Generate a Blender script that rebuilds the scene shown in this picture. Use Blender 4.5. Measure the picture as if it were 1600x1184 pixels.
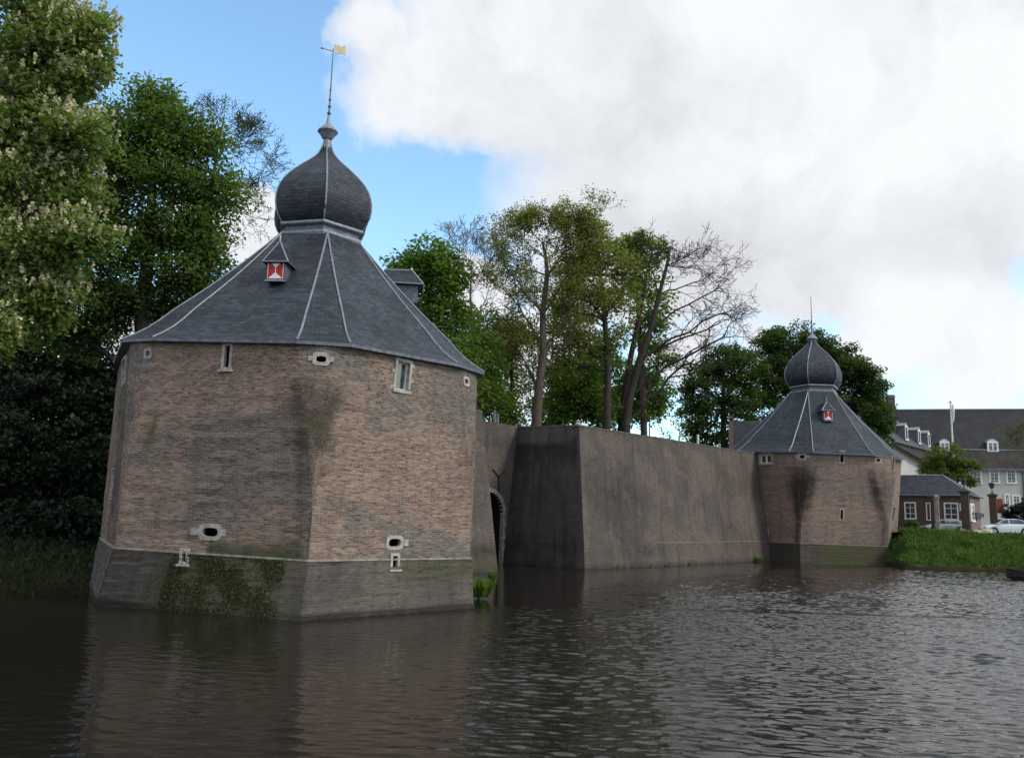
import bpy, bmesh, math, random
import numpy as np
from math import sin, cos, pi, radians, atan2, atan, sqrt, hypot
from mathutils import Vector, Matrix
from mathutils.bvhtree import BVHTree

S = bpy.context.scene
COL = S.collection
for o in list(bpy.data.objects): bpy.data.objects.remove(o)

# ------------------------------------------------------------------ camera
FPX, PITCH, ROLL, EYE = 1350.0, atan(225/1350), radians(1.6), 3.0
cam = bpy.data.cameras.new('camera'); cob = bpy.data.objects.new('camera', cam); COL.objects.link(cob)
cam.sensor_width = 36; cam.lens = FPX/1600*36; cam.clip_start = .1; cam.clip_end = 6000
_f = Vector((0, cos(PITCH), sin(PITCH))); _u0 = Vector((0, -sin(PITCH), cos(PITCH))); _r0 = Vector((1, 0, 0))
_r = _r0*cos(ROLL)+_u0*sin(ROLL); _u = _u0*cos(ROLL)-_r0*sin(ROLL)
M3 = Matrix((_r, _u, -_f)).transposed()
cob.matrix_world = Matrix.Translation((0, 0, EYE)) @ M3.to_4x4()
S.camera = cob

def ray(px, py):                      # survey of the photograph: a pixel as a direction in the world
    a, b = px-800, py-592
    X = (a*cos(ROLL)+b*sin(ROLL))/FPX; u = -(-a*sin(ROLL)+b*cos(ROLL))/FPX
    return Vector((X, cos(PITCH)-u*sin(PITCH), sin(PITCH)+u*cos(PITCH)))
def at(px, py, d):                    # the point on that direction at depth y = d
    r = ray(px, py); return Vector((0, 0, EYE))+r*(d/r.y)
def onz(px, py, z):
    r = ray(px, py); return Vector((0, 0, EYE))+r*((z-EYE)/r.z)
def azel(px, py):
    r = ray(px, py).normalized(); return (atan2(r.x, r.y), math.asin(r.z))

# ------------------------------------------------------------------ world, sun, exposure
SUN_EL, SUN_AZ = radians(40), radians(115)      # azimuth clockwise from +y (the view direction)
sl = bpy.data.lights.new('sun', 'SUN'); so = bpy.data.objects.new('sun', sl); COL.objects.link(so)
sl.energy = 2.0; sl.angle = radians(12); sl.color = (1, .93, .84)
sd = Vector((sin(SUN_AZ)*cos(SUN_EL), cos(SUN_AZ)*cos(SUN_EL), sin(SUN_EL)))
so.rotation_euler = (-sd).to_track_quat('-Z', 'Y').to_euler()

W = bpy.data.worlds.new('World'); S.world = W; W.use_nodes = True
nt = W.node_tree; nt.nodes.clear()
def N(tree, typ, **kw):
    n = tree.nodes.new(typ)
    for k, v in kw.items():
        if k.startswith('i_'):
            n.inputs[k[2:]].default_value = v
        elif k.startswith('n_'):
            n.inputs[int(k[2:])].default_value = v
        else: setattr(n, k, v)
    return n
def mth(tree, op, a, b=None, c=None, clamp=False):
    n = tree.nodes.new('ShaderNodeMath'); n.operation = op; n.use_clamp = clamp
    for i, v in enumerate((a, b, c)):
        if v is None: continue
        if isinstance(v, (int, float)): n.inputs[i].default_value = v
        else: tree.links.new(v, n.inputs[i])
    return n.outputs[0]
def smooth(tree, v, lo, hi, a=0., b=1.):
    n = tree.nodes.new('ShaderNodeMapRange'); n.interpolation_type = 'SMOOTHSTEP'
    tree.links.new(v, n.inputs[0])
    for i, x in zip((1, 2, 3, 4), (lo, hi, a, b)): n.inputs[i].default_value = x
    return n.outputs[0]
def mixc(tree, fac, a, b, mode='MIX'):
    n = tree.nodes.new('ShaderNodeMix'); n.data_type = 'RGBA'; n.blend_type = mode
    for s, v in ((0, fac), (6, a), (7, b)):
        if isinstance(v, (int, float)): n.inputs[s].default_value = v
        elif isinstance(v, tuple): n.inputs[s].default_value = (*v, 1) if len(v) == 3 else v
        else: tree.links.new(v, n.inputs[s])
    return n.outputs[2]

tc = N(nt, 'ShaderNodeTexCoord'); sep = N(nt, 'ShaderNodeSeparateXYZ')
nt.links.new(tc.outputs['Generated'], sep.inputs[0])
az = mth(nt, 'ARCTAN2', sep.outputs[0], sep.outputs[1]); el = mth(nt, 'ARCSINE', sep.outputs[2])
comb = N(nt, 'ShaderNodeCombineXYZ'); nt.links.new(az, comb.inputs[0]); nt.links.new(el, comb.inputs[1])
def noise(tree, vec, scale, detail=6, rough=.55, dist=0., out=0, w=None):
    n = N(tree, 'ShaderNodeTexNoise', i_Scale=scale, i_Detail=detail, i_Roughness=rough, i_Distortion=dist)
    if vec is not None: tree.links.new(vec, n.inputs['Vector'])
    return n.outputs[out]
# domain warp so that cloud borders billow
nz = noise(nt, comb.outputs[0], 5.5, 7, .58, 0, 1)
sub = N(nt, 'ShaderNodeVectorMath', operation='SUBTRACT'); nt.links.new(nz, sub.inputs[0]); sub.inputs[1].default_value = (.5, .5, .5)
scl = N(nt, 'ShaderNodeVectorMath', operation='SCALE'); nt.links.new(sub.outputs[0], scl.inputs[0]); scl.inputs['Scale'].default_value = .16
add = N(nt, 'ShaderNodeVectorMath', operation='ADD'); nt.links.new(comb.outputs[0], add.inputs[0]); nt.links.new(scl.outputs[0], add.inputs[1])
def blob(px, py, rx, ry, soft=.5, vec=None):
    a, e = azel(px, py)
    s = N(nt, 'ShaderNodeVectorMath', operation='SUBTRACT'); nt.links.new((vec or add).outputs[0], s.inputs[0]); s.inputs[1].default_value = (a, e, 0)
    m = N(nt, 'ShaderNodeVectorMath', operation='MULTIPLY'); nt.links.new(s.outputs[0], m.inputs[0]); m.inputs[1].default_value = (FPX/rx, FPX/ry, 0)
    l = N(nt, 'ShaderNodeVectorMath', operation='LENGTH'); nt.links.new(m.outputs[0], l.inputs[0])
    return smooth(nt, l.outputs['Value'], 1+soft, 1-soft)
def union(lst):
    v = lst[0]
    for w in lst[1:]: v = mth(nt, 'MAXIMUM', v, w)
    return v
cl = union([blob(1150, -20, 600, 250, .13), blob(800, 130, 260, 130, .2), blob(1250, 300, 480, 200, .2), blob(1500, 515, 190, 100, .16), blob(1420, 575, 60, 26, .3),
            blob(1060, 400, 250, 120, .3), blob(380, 350, 75, 75, .25), blob(745, 440, 75, 62, .2), blob(850, 560, 120, 110, .5),
            blob(1120, 560, 130, 60, .4), blob(600, 40, 75, 60, .5), blob(1700, 200, 300, 330, .3), blob(200, 560, 160, 60, .4)])
# beyond the frame: scattered cloud everywhere else in the sky
ox = noise(nt, comb.outputs[0], 1.6, 6, .55)
far_ = mth(nt, 'MULTIPLY', smooth(nt, ox, .40, .52), smooth(nt, mth(nt, 'ABSOLUTE', az), .72, .95))
far2 = mth(nt, 'MULTIPLY', smooth(nt, ox, .30, .42), smooth(nt, el, .66, .85))
cl = union([cl, far_, far2])
gap = union([blob(1375, 605, 75, 18, .5), blob(1592, 440, 30, 36, .5), blob(1130, 560, 30, 34, .6), blob(1285, 500, 30, 20, .6), blob(1040, 640, 40, 30, .6)])
cl = mth(nt, 'MULTIPLY', cl, mth(nt, 'SUBTRACT', 1., mth(nt, 'MULTIPLY', gap, .5)))
det = noise(nt, comb.outputs[0], 9, 8, .6)
mask = mth(nt, 'MULTIPLY', cl, smooth(nt, mth(nt, 'ADD', mth(nt, 'MULTIPLY', cl, .9), det), .62, .95))
# cloud brightness: grey undersides and bright billows
grey = union([blob(1120, 380, 260, 80, 1.), blob(1270, 420, 240, 60, 1.), mth(nt, 'MULTIPLY', blob(1000, 180, 220, 110, .7), .45)])
br = noise(nt, add.outputs[0], 5.5, 9, .62, .25)
val = mth(nt, 'ADD', smooth(nt, br, .32, .68, -.10, .07), mth(nt, 'MULTIPLY', grey, -.15))
val = mth(nt, 'ADD', val, .93)
val = mth(nt, 'MINIMUM', mth(nt, 'ADD', val, mth(nt, 'ADD', mth(nt, 'MULTIPLY', blob(1480, 200, 250, 100, .8), .10), mth(nt, 'MULTIPLY', blob(1520, 520, 190, 90, .9), .10))), 1.0)
gm = N(nt, 'ShaderNodeCombineColor')
for i, k in enumerate((.965, .985, 1.035)): nt.links.new(mth(nt, 'MULTIPLY', val, k*10), gm.inputs[i])
sky = N(nt, 'ShaderNodeTexSky', sky_type='NISHITA', sun_disc=False)
sky.sun_elevation = SUN_EL; sky.sun_rotation = SUN_AZ; sky.air_density = 1.0; sky.dust_density = .6; sky.ozone_density = 1.5
tint = mixc(nt, 1.0, sky.outputs[0], (2.75, 3.15, 3.1), 'MULTIPLY')
colr = mixc(nt, mask, tint, gm.outputs[0])
bg = N(nt, 'ShaderNodeBackground', i_Strength=.1); nt.links.new(colr, bg.inputs[0])
wo = N(nt, 'ShaderNodeOutputWorld'); nt.links.new(bg.outputs[0], wo.inputs[0])

S.view_settings.view_transform = 'Standard'; S.view_settings.look = 'None'
S.view_settings.exposure = 0.0; S.view_settings.gamma = 1.0
S.render.engine = 'CYCLES'

# ------------------------------------------------------------------ object helpers
def tag(o, label=None, cat=None, group=None, kind=None):
    if label: o['label'] = label
    if cat: o['category'] = cat
    if group: o['group'] = group
    if kind: o['kind'] = kind
    return o
def empty(name, loc, label, cat, group=None, rz=0):
    o = bpy.data.objects.new(name, None); COL.objects.link(o); o.location = loc; o.rotation_euler.z = rz
    o.empty_display_size = .3
    return tag(o, label, cat, group)
def copy_tree(o, parent=None):
    c = o.copy(); COL.objects.link(c); c.parent = parent
    for ch in o.children: copy_tree(ch, c)
    return c

class MB:
    """collects faces and builds ONE mesh object; coordinates are world unless the parent is given with local=True"""
    def __init__(s): s.v = []; s.f = []; s.uv = []; s.mi = []
    def face(s, pts, uv=None, mi=0):
        i = len(s.v); s.v.extend([tuple(p) for p in pts]); s.f.append(tuple(range(i, i+len(pts))))
        s.uv.append(uv or [(0, 0)]*len(pts)); s.mi.append(mi)
    def box(s, c, size, ax=None, mi=0):
        """c centre, size full extents, ax 3x3 axes (x, y, z vectors)"""
        ax = ax or (Vector((1, 0, 0)), Vector((0, 1, 0)), Vector((0, 0, 1)))
        c = Vector(c); h = [a*(d/2) for a, d in zip(ax, size)]
        P = lambda i, j, k: c+h[0]*i+h[1]*j+h[2]*k
        sx, sy, sz = size
        for q, (a, b) in (([P(-1,-1,-1), P(1,-1,-1), P(1,-1,1), P(-1,-1,1)], (sx, sz)), ([P(1,1,-1), P(-1,1,-1), P(-1,1,1), P(1,1,1)], (sx, sz)),
                  ([P(1,-1,-1), P(1,1,-1), P(1,1,1), P(1,-1,1)], (sy, sz)), ([P(-1,1,-1), P(-1,-1,-1), P(-1,-1,1), P(-1,1,1)], (sy, sz)),
                  ([P(-1,-1,1), P(1,-1,1), P(1,1,1), P(-1,1,1)], (sx, sy)), ([P(-1,1,-1), P(1,1,-1), P(1,-1,-1), P(-1,-1,-1)], (sx, sy))):
            s.face(q, [(0, 0), (a, 0), (a, b), (0, b)], mi)
    def tube(s, pts, rad, n=6, cap=True, mi=0):
        pts = [Vector(p) for p in pts]
        if isinstance(rad, (int, float)): rad = [rad]*len(pts)
        rings = []
        for i, p in enumerate(pts):
            d = (pts[min(i+1, len(pts)-1)]-pts[max(i-1, 0)])
            d = d.normalized() if d.length > 1e-9 else Vector((0, 0, 1))
            a = d.cross(Vector((0, 0, 1)) if abs(d.z) < .9 else Vector((1, 0, 0))).normalized(); b = d.cross(a)
            rings.append([p+(a*cos(2*pi*k/n)+b*sin(2*pi*k/n))*rad[i] for k in range(n)])
        base = len(s.v)
        for r in rings: s.v.extend([tuple(p) for p in r])
        L = 0
        for i in range(len(pts)-1):
            L2 = L+(pts[i+1]-pts[i]).length
            for k in range(n):
                k2 = (k+1) % n
                s.f.append((base+i*n+k, base+(i+1)*n+k, base+(i+1)*n+k2, base+i*n+k2)); s.mi.append(mi)
                s.uv.append([(k/n, L), (k/n, L2), ((k+1)/n, L2), ((k+1)/n, L)])
            L = L2
        if cap:
            s.f.append(tuple(base+k for k in range(n))); s.uv.append([(0, 0)]*n); s.mi.append(mi)
            s.f.append(tuple(base+(len(pts)-1)*n+k for k in reversed(range(n)))); s.uv.append([(0, 0)]*n); s.mi.append(mi)
    def lathe(s, c, prof, n=16, a0=0, uvs=1, mi=0):
        """prof: list of (r, z)"""
        c = Vector(c)
        for i in range(len(prof)-1):
            (r0, z0), (r1, z1) = prof[i], prof[i+1]
            for k in range(n):
                a, b = a0+2*pi*k/n, a0+2*pi*(k+1)/n
                q = [c+Vector((r0*cos(a), r0*sin(a), z0)), c+Vector((r0*cos(b), r0*sin(b), z0)), c+Vector((r1*cos(b), r1*sin(b), z1)), c+Vector((r1*cos(a), r1*sin(a), z1))]
                w0, w1 = (q[1]-q[0]).length/2, (q[2]-q[3]).length/2
                u = [(-w0+k*7, z0), (w0+k*7, z0), (w1+k*7, z1), (-w1+k*7, z1)]
                if r0 < 1e-6: q = [q[0], q[2], q[3]]; u = [u[0], u[2], u[3]]
                elif r1 < 1e-6: q = [q[0], q[1], q[2]]; u = u[:3]
                s.face(q, u, mi)
    def build(s, name, mat, parent=None, smooth_=False, local=False, attrs=None, merge=False):
        me = bpy.data.meshes.new(name)
        v = s.v
        if parent is not None and not local:
            pm = Matrix.Translation(parent.location) @ Matrix.Rotation(parent.rotation_euler.z, 4, 'Z')
            q = parent.parent
            while q is not None:
                pm = Matrix.Translation(q.location) @ Matrix.Rotation(q.rotation_euler.z, 4, 'Z') @ pm; q = q.parent
            inv = pm.inverted(); v = [tuple(inv @ Vector(p)) for p in v]
        me.from_pydata(v, [], s.f)
        ul = me.uv_layers.new(name='UVMap')
        ul.data.foreach_set('uv', np.array([c for f in s.uv for c in f], dtype=np.float32).ravel())
        me.polygons.foreach_set('material_index', np.array(s.mi, dtype=np.int32))
        for m in (mat if isinstance(mat, (list, tuple)) else [mat]): me.materials.append(m)
        if attrs:
            for k, arr in attrs.items():
                a = me.attributes.new(k, 'FLOAT', 'POINT'); a.data.foreach_set('value', np.array(arr, dtype=np.float32))
        if merge:
            bm = bmesh.new(); bm.from_mesh(me); bmesh.ops.remove_doubles(bm, verts=bm.verts, dist=.0008); bmesh.ops.recalc_face_normals(bm, faces=bm.faces); bm.to_mesh(me); bm.free()
        if smooth_: me.polygons.foreach_set('use_smooth', [True]*len(me.polygons))
        me.update()
        o = bpy.data.objects.new(name, me); COL.objects.link(o); o.parent = parent
        return o

# ------------------------------------------------------------------ materials
def newmat(name):
    m = bpy.data.materials.new(name); m.use_nodes = True; t = m.node_tree
    return m, t, t.nodes['Principled BSDF']
def simple(name, col, rough=.7, metal=0., var=.12, scale=3., bump=0., spec=.3, stretch=None):
    m, t, p = newmat(name)
    tcn = N(t, 'ShaderNodeTexCoord'); vec = tcn.outputs['Object']
    if stretch:
        mp = N(t, 'ShaderNodeMapping'); mp.inputs['Scale'].default_value = stretch; t.links.new(vec, mp.inputs[0]); vec = mp.outputs[0]
    nz = noise(t, vec, scale, 6, .6)
    c = mixc(t, smooth(t, nz, .3, .7), tuple(x*(1-var) for x in col), tuple(min(1, x*(1+var)) for x in col))
    t.links.new(c, p.inputs['Base Color']); p.inputs['Roughness'].default_value = rough; p.inputs['Metallic'].default_value = metal
    p.inputs['Specular IOR Level'].default_value = spec
    if bump:
        b = N(t, 'ShaderNodeBump', i_Strength=bump, i_Distance=.05); t.links.new(nz, b.inputs['Height']); t.links.new(b.outputs[0], p.inputs['Normal'])
    return m

def brick_mat(name, cols, mortar, bw=.24, bh=.085, ms=.014, patch=.5, dark=.5, streak=.4, bumpd=.02, mottle=1., greens=(.052, .052, .028)):
    """weathered brick laid on the UV map in metres; point attributes 'moss' and 'soot' hold stains and some painted shade"""
    m, t, p = newmat(name)
    uv = N(t, 'ShaderNodeUVMap'); uv.uv_map = 'UVMap'
    # slightly wavy courses
    nw = noise(t, uv.outputs[0], 1.3, 3, .5, 0, 1)
    s1 = N(t, 'ShaderNodeVectorMath', operation='SUBTRACT'); t.links.new(nw, s1.inputs[0]); s1.inputs[1].default_value = (.5, .5, .5)
    s2 = N(t, 'ShaderNodeVectorMath', operation='SCALE'); t.links.new(s1.outputs[0], s2.inputs[0]); s2.inputs['Scale'].default_value = .05
    s3 = N(t, 'ShaderNodeVectorMath', operation='ADD'); t.links.new(uv.outputs[0], s3.inputs[0]); t.links.new(s2.outputs[0], s3.inputs[1])
    b = N(t, 'ShaderNodeTexBrick'); t.links.new(s3.outputs[0], b.inputs['Vector'])
    b.inputs['Scale'].default_value = 1; b.inputs['Brick Width'].default_value = bw; b.inputs['Row Height'].default_value = bh
    b.inputs['Mortar Size'].default_value = ms; b.inputs['Mortar Smooth'].default_value = .3; b.inputs['Bias'].default_value = 0
    b.inputs['Color1'].default_value = (0, 0, 0, 1); b.inputs['Color2'].default_value = (1, 1, 1, 1); b.inputs['Mortar'].default_value = (.5, .5, .5, 1)
    tob = N(t, 'ShaderNodeSeparateColor'); t.links.new(b.outputs['Color'], tob.inputs[0])
    rnd = tob.outputs[0]
    big = noise(t, uv.outputs[0], .33, 7, .62, .6); mid = noise(t, uv.outputs[0], 1.1, 6, .65, .3); fine = noise(t, uv.outputs[0], 9, 5, .65)
    c = mixc(t, smooth(t, big, .42, .58), cols[0], cols[1])                      # patches of repair: grey and salmon
    c = mixc(t, mth(t, 'MULTIPLY', smooth(t, mid, .55, .68), patch), c, cols[2])
    r1 = smooth(t, rnd, .0, 1., .5, 1.36)
    c = mixc(t, .85*mottle, c, mixc(t, 1., c, N_rgb(t, r1), 'MULTIPLY'))
    # horizontal eroded courses: dark slots
    mp = N(t, 'ShaderNodeMapping'); mp.inputs['Scale'].default_value = (5.2, 15.0, 1); t.links.new(s3.outputs[0], mp.inputs[0])
    slot = noise(t, mp.outputs[0], 1.0, 4, .6)
    sl_ = mth(t, 'MULTIPLY', smooth(t, slot, .56, .66), smooth(t, mid, .38, .6, .35, 1.))
    c = mixc(t, mth(t, 'MULTIPLY', sl_, .9*mottle), c, (.028, .022, .018))
    mp3 = N(t, 'ShaderNodeMapping'); mp3.inputs['Scale'].default_value = (5.0, 13.0, 1); mp3.inputs['Location'].default_value = (7, 3, 0); t.links.new(s3.outputs[0], mp3.inputs[0])
    pal = smooth(t, noise(t, mp3.outputs[0], 1.0, 4, .6), .57, .66)
    c = mixc(t, mth(t, 'MULTIPLY', pal, .5*mottle), c, mortar)
    c = mixc(t, mth(t, 'MULTIPLY', b.outputs['Fac'], smooth(t, mid, .3, .6, .75, .3)), c, mortar)
    # vertical run-off streaks
    mp2 = N(t, 'ShaderNodeMapping'); mp2.inputs['Scale'].default_value = (1.6, .12, 1); t.links.new(uv.outputs[0], mp2.inputs[0])
    st = noise(t, mp2.outputs[0], 1.0, 6, .6)
    c = mixc(t, mth(t, 'MULTIPLY', smooth(t, st, .46, .68), streak), c, (.055, .05, .05))
    c = mixc(t, smooth(t, fine, .25, .75, 0, .3), c, (.10, .085, .075))
    so_ = N(t, 'ShaderNodeAttribute', attribute_name='soot_shade'); mo = N(t, 'ShaderNodeAttribute', attribute_name='moss')
    ns = mth(t, 'ADD', mth(t, 'MULTIPLY', mid, .9), mth(t, 'MULTIPLY', fine, .5))
    sf = mth(t, 'MULTIPLY', so_.outputs['Fac'], smooth(t, ns, .35, .85, .6, 1.15), clamp=True)
    rag = smooth(t, mth(t, 'ADD', so_.outputs['Fac'], mth(t, 'ADD', mth(t, 'MULTIPLY', mid, 1.1), mth(t, 'ADD', mth(t, 'MULTIPLY', fine, .5), mth(t, 'MULTIPLY', st, .5)))), 1.2, 2.0)
    sf = mth(t, 'MULTIPLY', mth(t, 'ADD', mth(t, 'MULTIPLY', sf, .5), mth(t, 'MULTIPLY', mth(t, 'MULTIPLY', rag, .42), mth(t, 'MINIMUM', mth(t, 'MULTIPLY', so_.outputs['Fac'], 3.), 1.))), 1., clamp=True)
    c = mixc(t, sf, c, (.030, .027, .024))
    mf = mth(t, 'MULTIPLY', smooth(t, mth(t, 'ADD', mo.outputs['Fac'], ns), .95, 1.6), mth(t, 'MINIMUM', mth(t, 'MULTIPLY', mo.outputs['Fac'], 2.), 1.), clamp=True)
    c = mixc(t, mf, c, mixc(t, smooth(t, fine, .35, .65), greens, tuple(g*1.9 for g in greens)))
    t.links.new(c, p.inputs['Base Color']); p.inputs['Roughness'].default_value = .92; p.inputs['Specular IOR Level'].default_value = .15
    h = mth(t, 'ADD', mth(t, 'MULTIPLY', b.outputs['Fac'], -.7), mth(t, 'ADD', mth(t, 'MULTIPLY', fine, .7), mth(t, 'MULTIPLY', sl_, -1.2)))
    h = mth(t, 'ADD', h, mth(t, 'MULTIPLY', rnd, .3))
    bp = N(t, 'ShaderNodeBump', i_Strength=.8, i_Distance=bumpd); t.links.new(h, bp.inputs['Height']); t.links.new(bp.outputs[0], p.inputs['Normal'])
    return m
def N_rgb(t, v):
    n = N(t, 'ShaderNodeCombineColor')
    for i in range(3): t.links.new(v, n.inputs[i])
    return n.outputs[0]
def slate_mat(name, col, bw=.3, bh=.16, rough=.42, var=.35, moss=0.):
    m, t, p = newmat(name)
    uv = N(t, 'ShaderNodeUVMap'); uv.uv_map = 'UVMap'
    b = N(t, 'ShaderNodeTexBrick'); t.links.new(uv.outputs[0], b.inputs['Vector'])
    b.inputs['Scale'].default_value = 1; b.inputs['Brick Width'].default_value = bw; b.inputs['Row Height'].default_value = bh
    b.inputs['Mortar Size'].default_value = .012; b.inputs['Mortar Smooth'].default_value = .6
    b.inputs['Color1'].default_value = (0, 0, 0, 1); b.inputs['Color2'].default_value = (1, 1, 1, 1); b.inputs['Mortar'].default_value = (.3, .3, .3, 1)
    sc = N(t, 'ShaderNodeSeparateColor'); t.links.new(b.outputs['Color'], sc.inputs[0])
    big = noise(t, uv.outputs[0], .5, 6, .65, .5); fine = noise(t, uv.outputs[0], 6, 5, .7)
    c = mixc(t, smooth(t, big, .3, .7), tuple(x*.7 for x in col), tuple(x*1.35 for x in col))
    c = mixc(t, 1., c, N_rgb(t, smooth(t, sc.outputs[0], 0, 1, 1-var, 1+var)), 'MULTIPLY')
    c = mixc(t, mth(t, 'MULTIPLY', b.outputs['Fac'], .75), c, tuple(x*.22 for x in col))
    if moss: c = mixc(t, mth(t, 'MULTIPLY', smooth(t, noise(t, uv.outputs[0], .9, 7, .7), .5, .7), moss), c, (.05, .07, .045))
    mp = N(t, 'ShaderNodeMapping'); mp.inputs['Scale'].default_value = (2.2, .15, 1); t.links.new(uv.outputs[0], mp.inputs[0])
    st = noise(t, mp.outputs[0], 1, 5, .6)
    c = mixc(t, smooth(t, st, .55, .75, 0, .35), c, tuple(x*2.6 for x in col))
    t.links.new(c, p.inputs['Base Color'])
    t.links.new(smooth(t, fine, .2, .8, rough-.08, rough+.2), p.inputs['Roughness']); p.inputs['Specular IOR Level'].default_value = .28
    h = mth(t, 'ADD', mth(t, 'MULTIPLY', b.outputs['Fac'], -1.), mth(t, 'ADD', mth(t, 'MULTIPLY', sc.outputs[0], .5), mth(t, 'MULTIPLY', fine, .4)))
    bp = N(t, 'ShaderNodeBump', i_Strength=.6, i_Distance=.012); t.links.new(h, bp.inputs['Height']); t.links.new(bp.outputs[0], p.inputs['Normal'])
    return m
def leaf_mat(name, c0, c1, c2, trans=.45, rough=.55):
    """leaf colour varies from leaf to leaf through the leaf's own u coordinate"""
    m, t, p = newmat(name)
    uv = N(t, 'ShaderNodeUVMap'); uv.uv_map = 'UVMap'
    s_ = N(t, 'ShaderNodeSeparateXYZ'); t.links.new(uv.outputs[0], s_.inputs[0])
    r = N(t, 'ShaderNodeValToRGB'); t.links.new(s_.outputs[0], r.inputs[0])
    e = r.color_ramp.elements; e[0].position = 0; e[0].color = (*c0, 1); e[1].position = 1; e[1].color = (*c2, 1)
    x = e.new(.5); x.color = (*c1, 1)
    t.links.new(r.outputs[0], p.inputs['Base Color']); p.inputs['Roughness'].default_value = rough; p.inputs['Specular IOR Level'].default_value = .25
    tr = N(t, 'ShaderNodeBsdfTranslucent'); g = mixc(t, 1., r.outputs[0], (1.3, 1.5, .6), 'MULTIPLY'); t.links.new(g, tr.inputs[0])
    mx = N(t, 'ShaderNodeMixShader'); mx.inputs[0].default_value = trans
    t.links.new(p.outputs[0], mx.inputs[1]); t.links.new(tr.outputs[0], mx.inputs[2])
    t.links.new(mx.outputs[0], t.nodes['Material Output'].inputs[0])
    return m
def glass_mat(name, col=(.03, .035, .045), rough=.08):
    m, t, p = newmat(name)
    tcn = N(t, 'ShaderNodeTexCoord'); nz = noise(t, tcn.outputs['Object'], 1.7, 3, .5)
    c = mixc(t, smooth(t, nz, .35, .65), col, tuple(x*2.2 for x in col)); t.links.new(c, p.inputs['Base Color'])
    p.inputs['Roughness'].default_value = rough; p.inputs['Specular IOR Level'].default_value = .8
    return m

m_brick = brick_mat('tower_brick', ((.175, .150, .128), (.32, .215, .160), (.305, .185, .150)), (.32, .295, .26), patch=.5, streak=.22, bw=.20, bh=.07)
m_brick2 = brick_mat('far_tower_brick', ((.27, .205, .17), (.36, .25, .195), (.36, .27, .205)), (.33, .30, .26), patch=.4, streak=.25, mottle=.7)
m_plinth = brick_mat('plinth_brick', ((.085, .078, .068), (.135, .115, .098), (.17, .145, .12)), (.14, .13, .115), patch=.5, streak=.5, mottle=.35)
m_wall = brick_mat('curtain_brick', ((.105, .09, .08), (.165, .132, .112), (.15, .112, .096)), (.165, .15, .13), patch=.7, streak=.45, mottle=.6, bh=.09, bw=.28)
m_walld = brick_mat('curtain_dark_brick', ((.10, .088, .09), (.15, .125, .115), (.11, .10, .10)), (.14, .125, .12), patch=.4, streak=.6, mottle=.5, bh=.09, bw=.28)  # brick of the left face, darkened for its staining and shade
m_slate = slate_mat('slate', (.029, .037, .050), moss=.25, rough=.5)
m_slate2 = slate_mat('old_slate', (.017, .019, .025), rough=.5, var=.3)
m_slate3 = slate_mat('grey_slate', (.07, .074, .082), rough=.55, var=.3)
m_slate_br = slate_mat('brown_tile', (.036, .030, .027), rough=.7, var=.3)
m_lead = simple('lead', (.25, .275, .315), .45, .3, .2, 6)
m_leadd = simple('lead_dark', (.13, .145, .17), .5, .3, .3, 5)
m_stone = simple('pale_stone', (.38, .36, .32), .85, 0, .3, 5, .3)
m_stone_d = simple('weathered_stone', (.27, .265, .24), .9, 0, .35, 4, .3)
m_cope = simple('mossy_coping', (.12, .112, .09), .95, 0, .35, 3, .3)
m_black = simple('dark_hollow', (.012, .011, .011), .95)
m_glass = glass_mat('window_glass')
m_white = simple('white_paint', (.74, .75, .74), .45, 0, .06, 4)
m_render = simple('white_render', (.47, .465, .44), .85, 0, .07, .6)
m_red = simple('red_paint', (.42, .025, .025), .5, 0, .15, 4)
m_redd = simple('rust_red_panel', (.22, .035, .02), .6)
m_iron = simple('black_iron', (.02, .021, .023), .5, .4)
m_gold = simple('gilded_metal', (.78, .68, .42), .35, .6)
m_bark = simple('bark', (.085, .068, .055), .95, 0, .35, 3, .6, stretch=(3, 3, .6))
m_barkg = simple('grey_bark', (.13, .11, .09), .95, 0, .3, 3, .6, stretch=(3, 3, .6))
m_barkd = simple('dark_bark', (.045, .038, .032), .95, 0, .3, 3, .6, stretch=(3, 3, .6))
m_wood = simple('tarred_wood', (.022, .02, .018), .6, 0, .3, 4)

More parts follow.
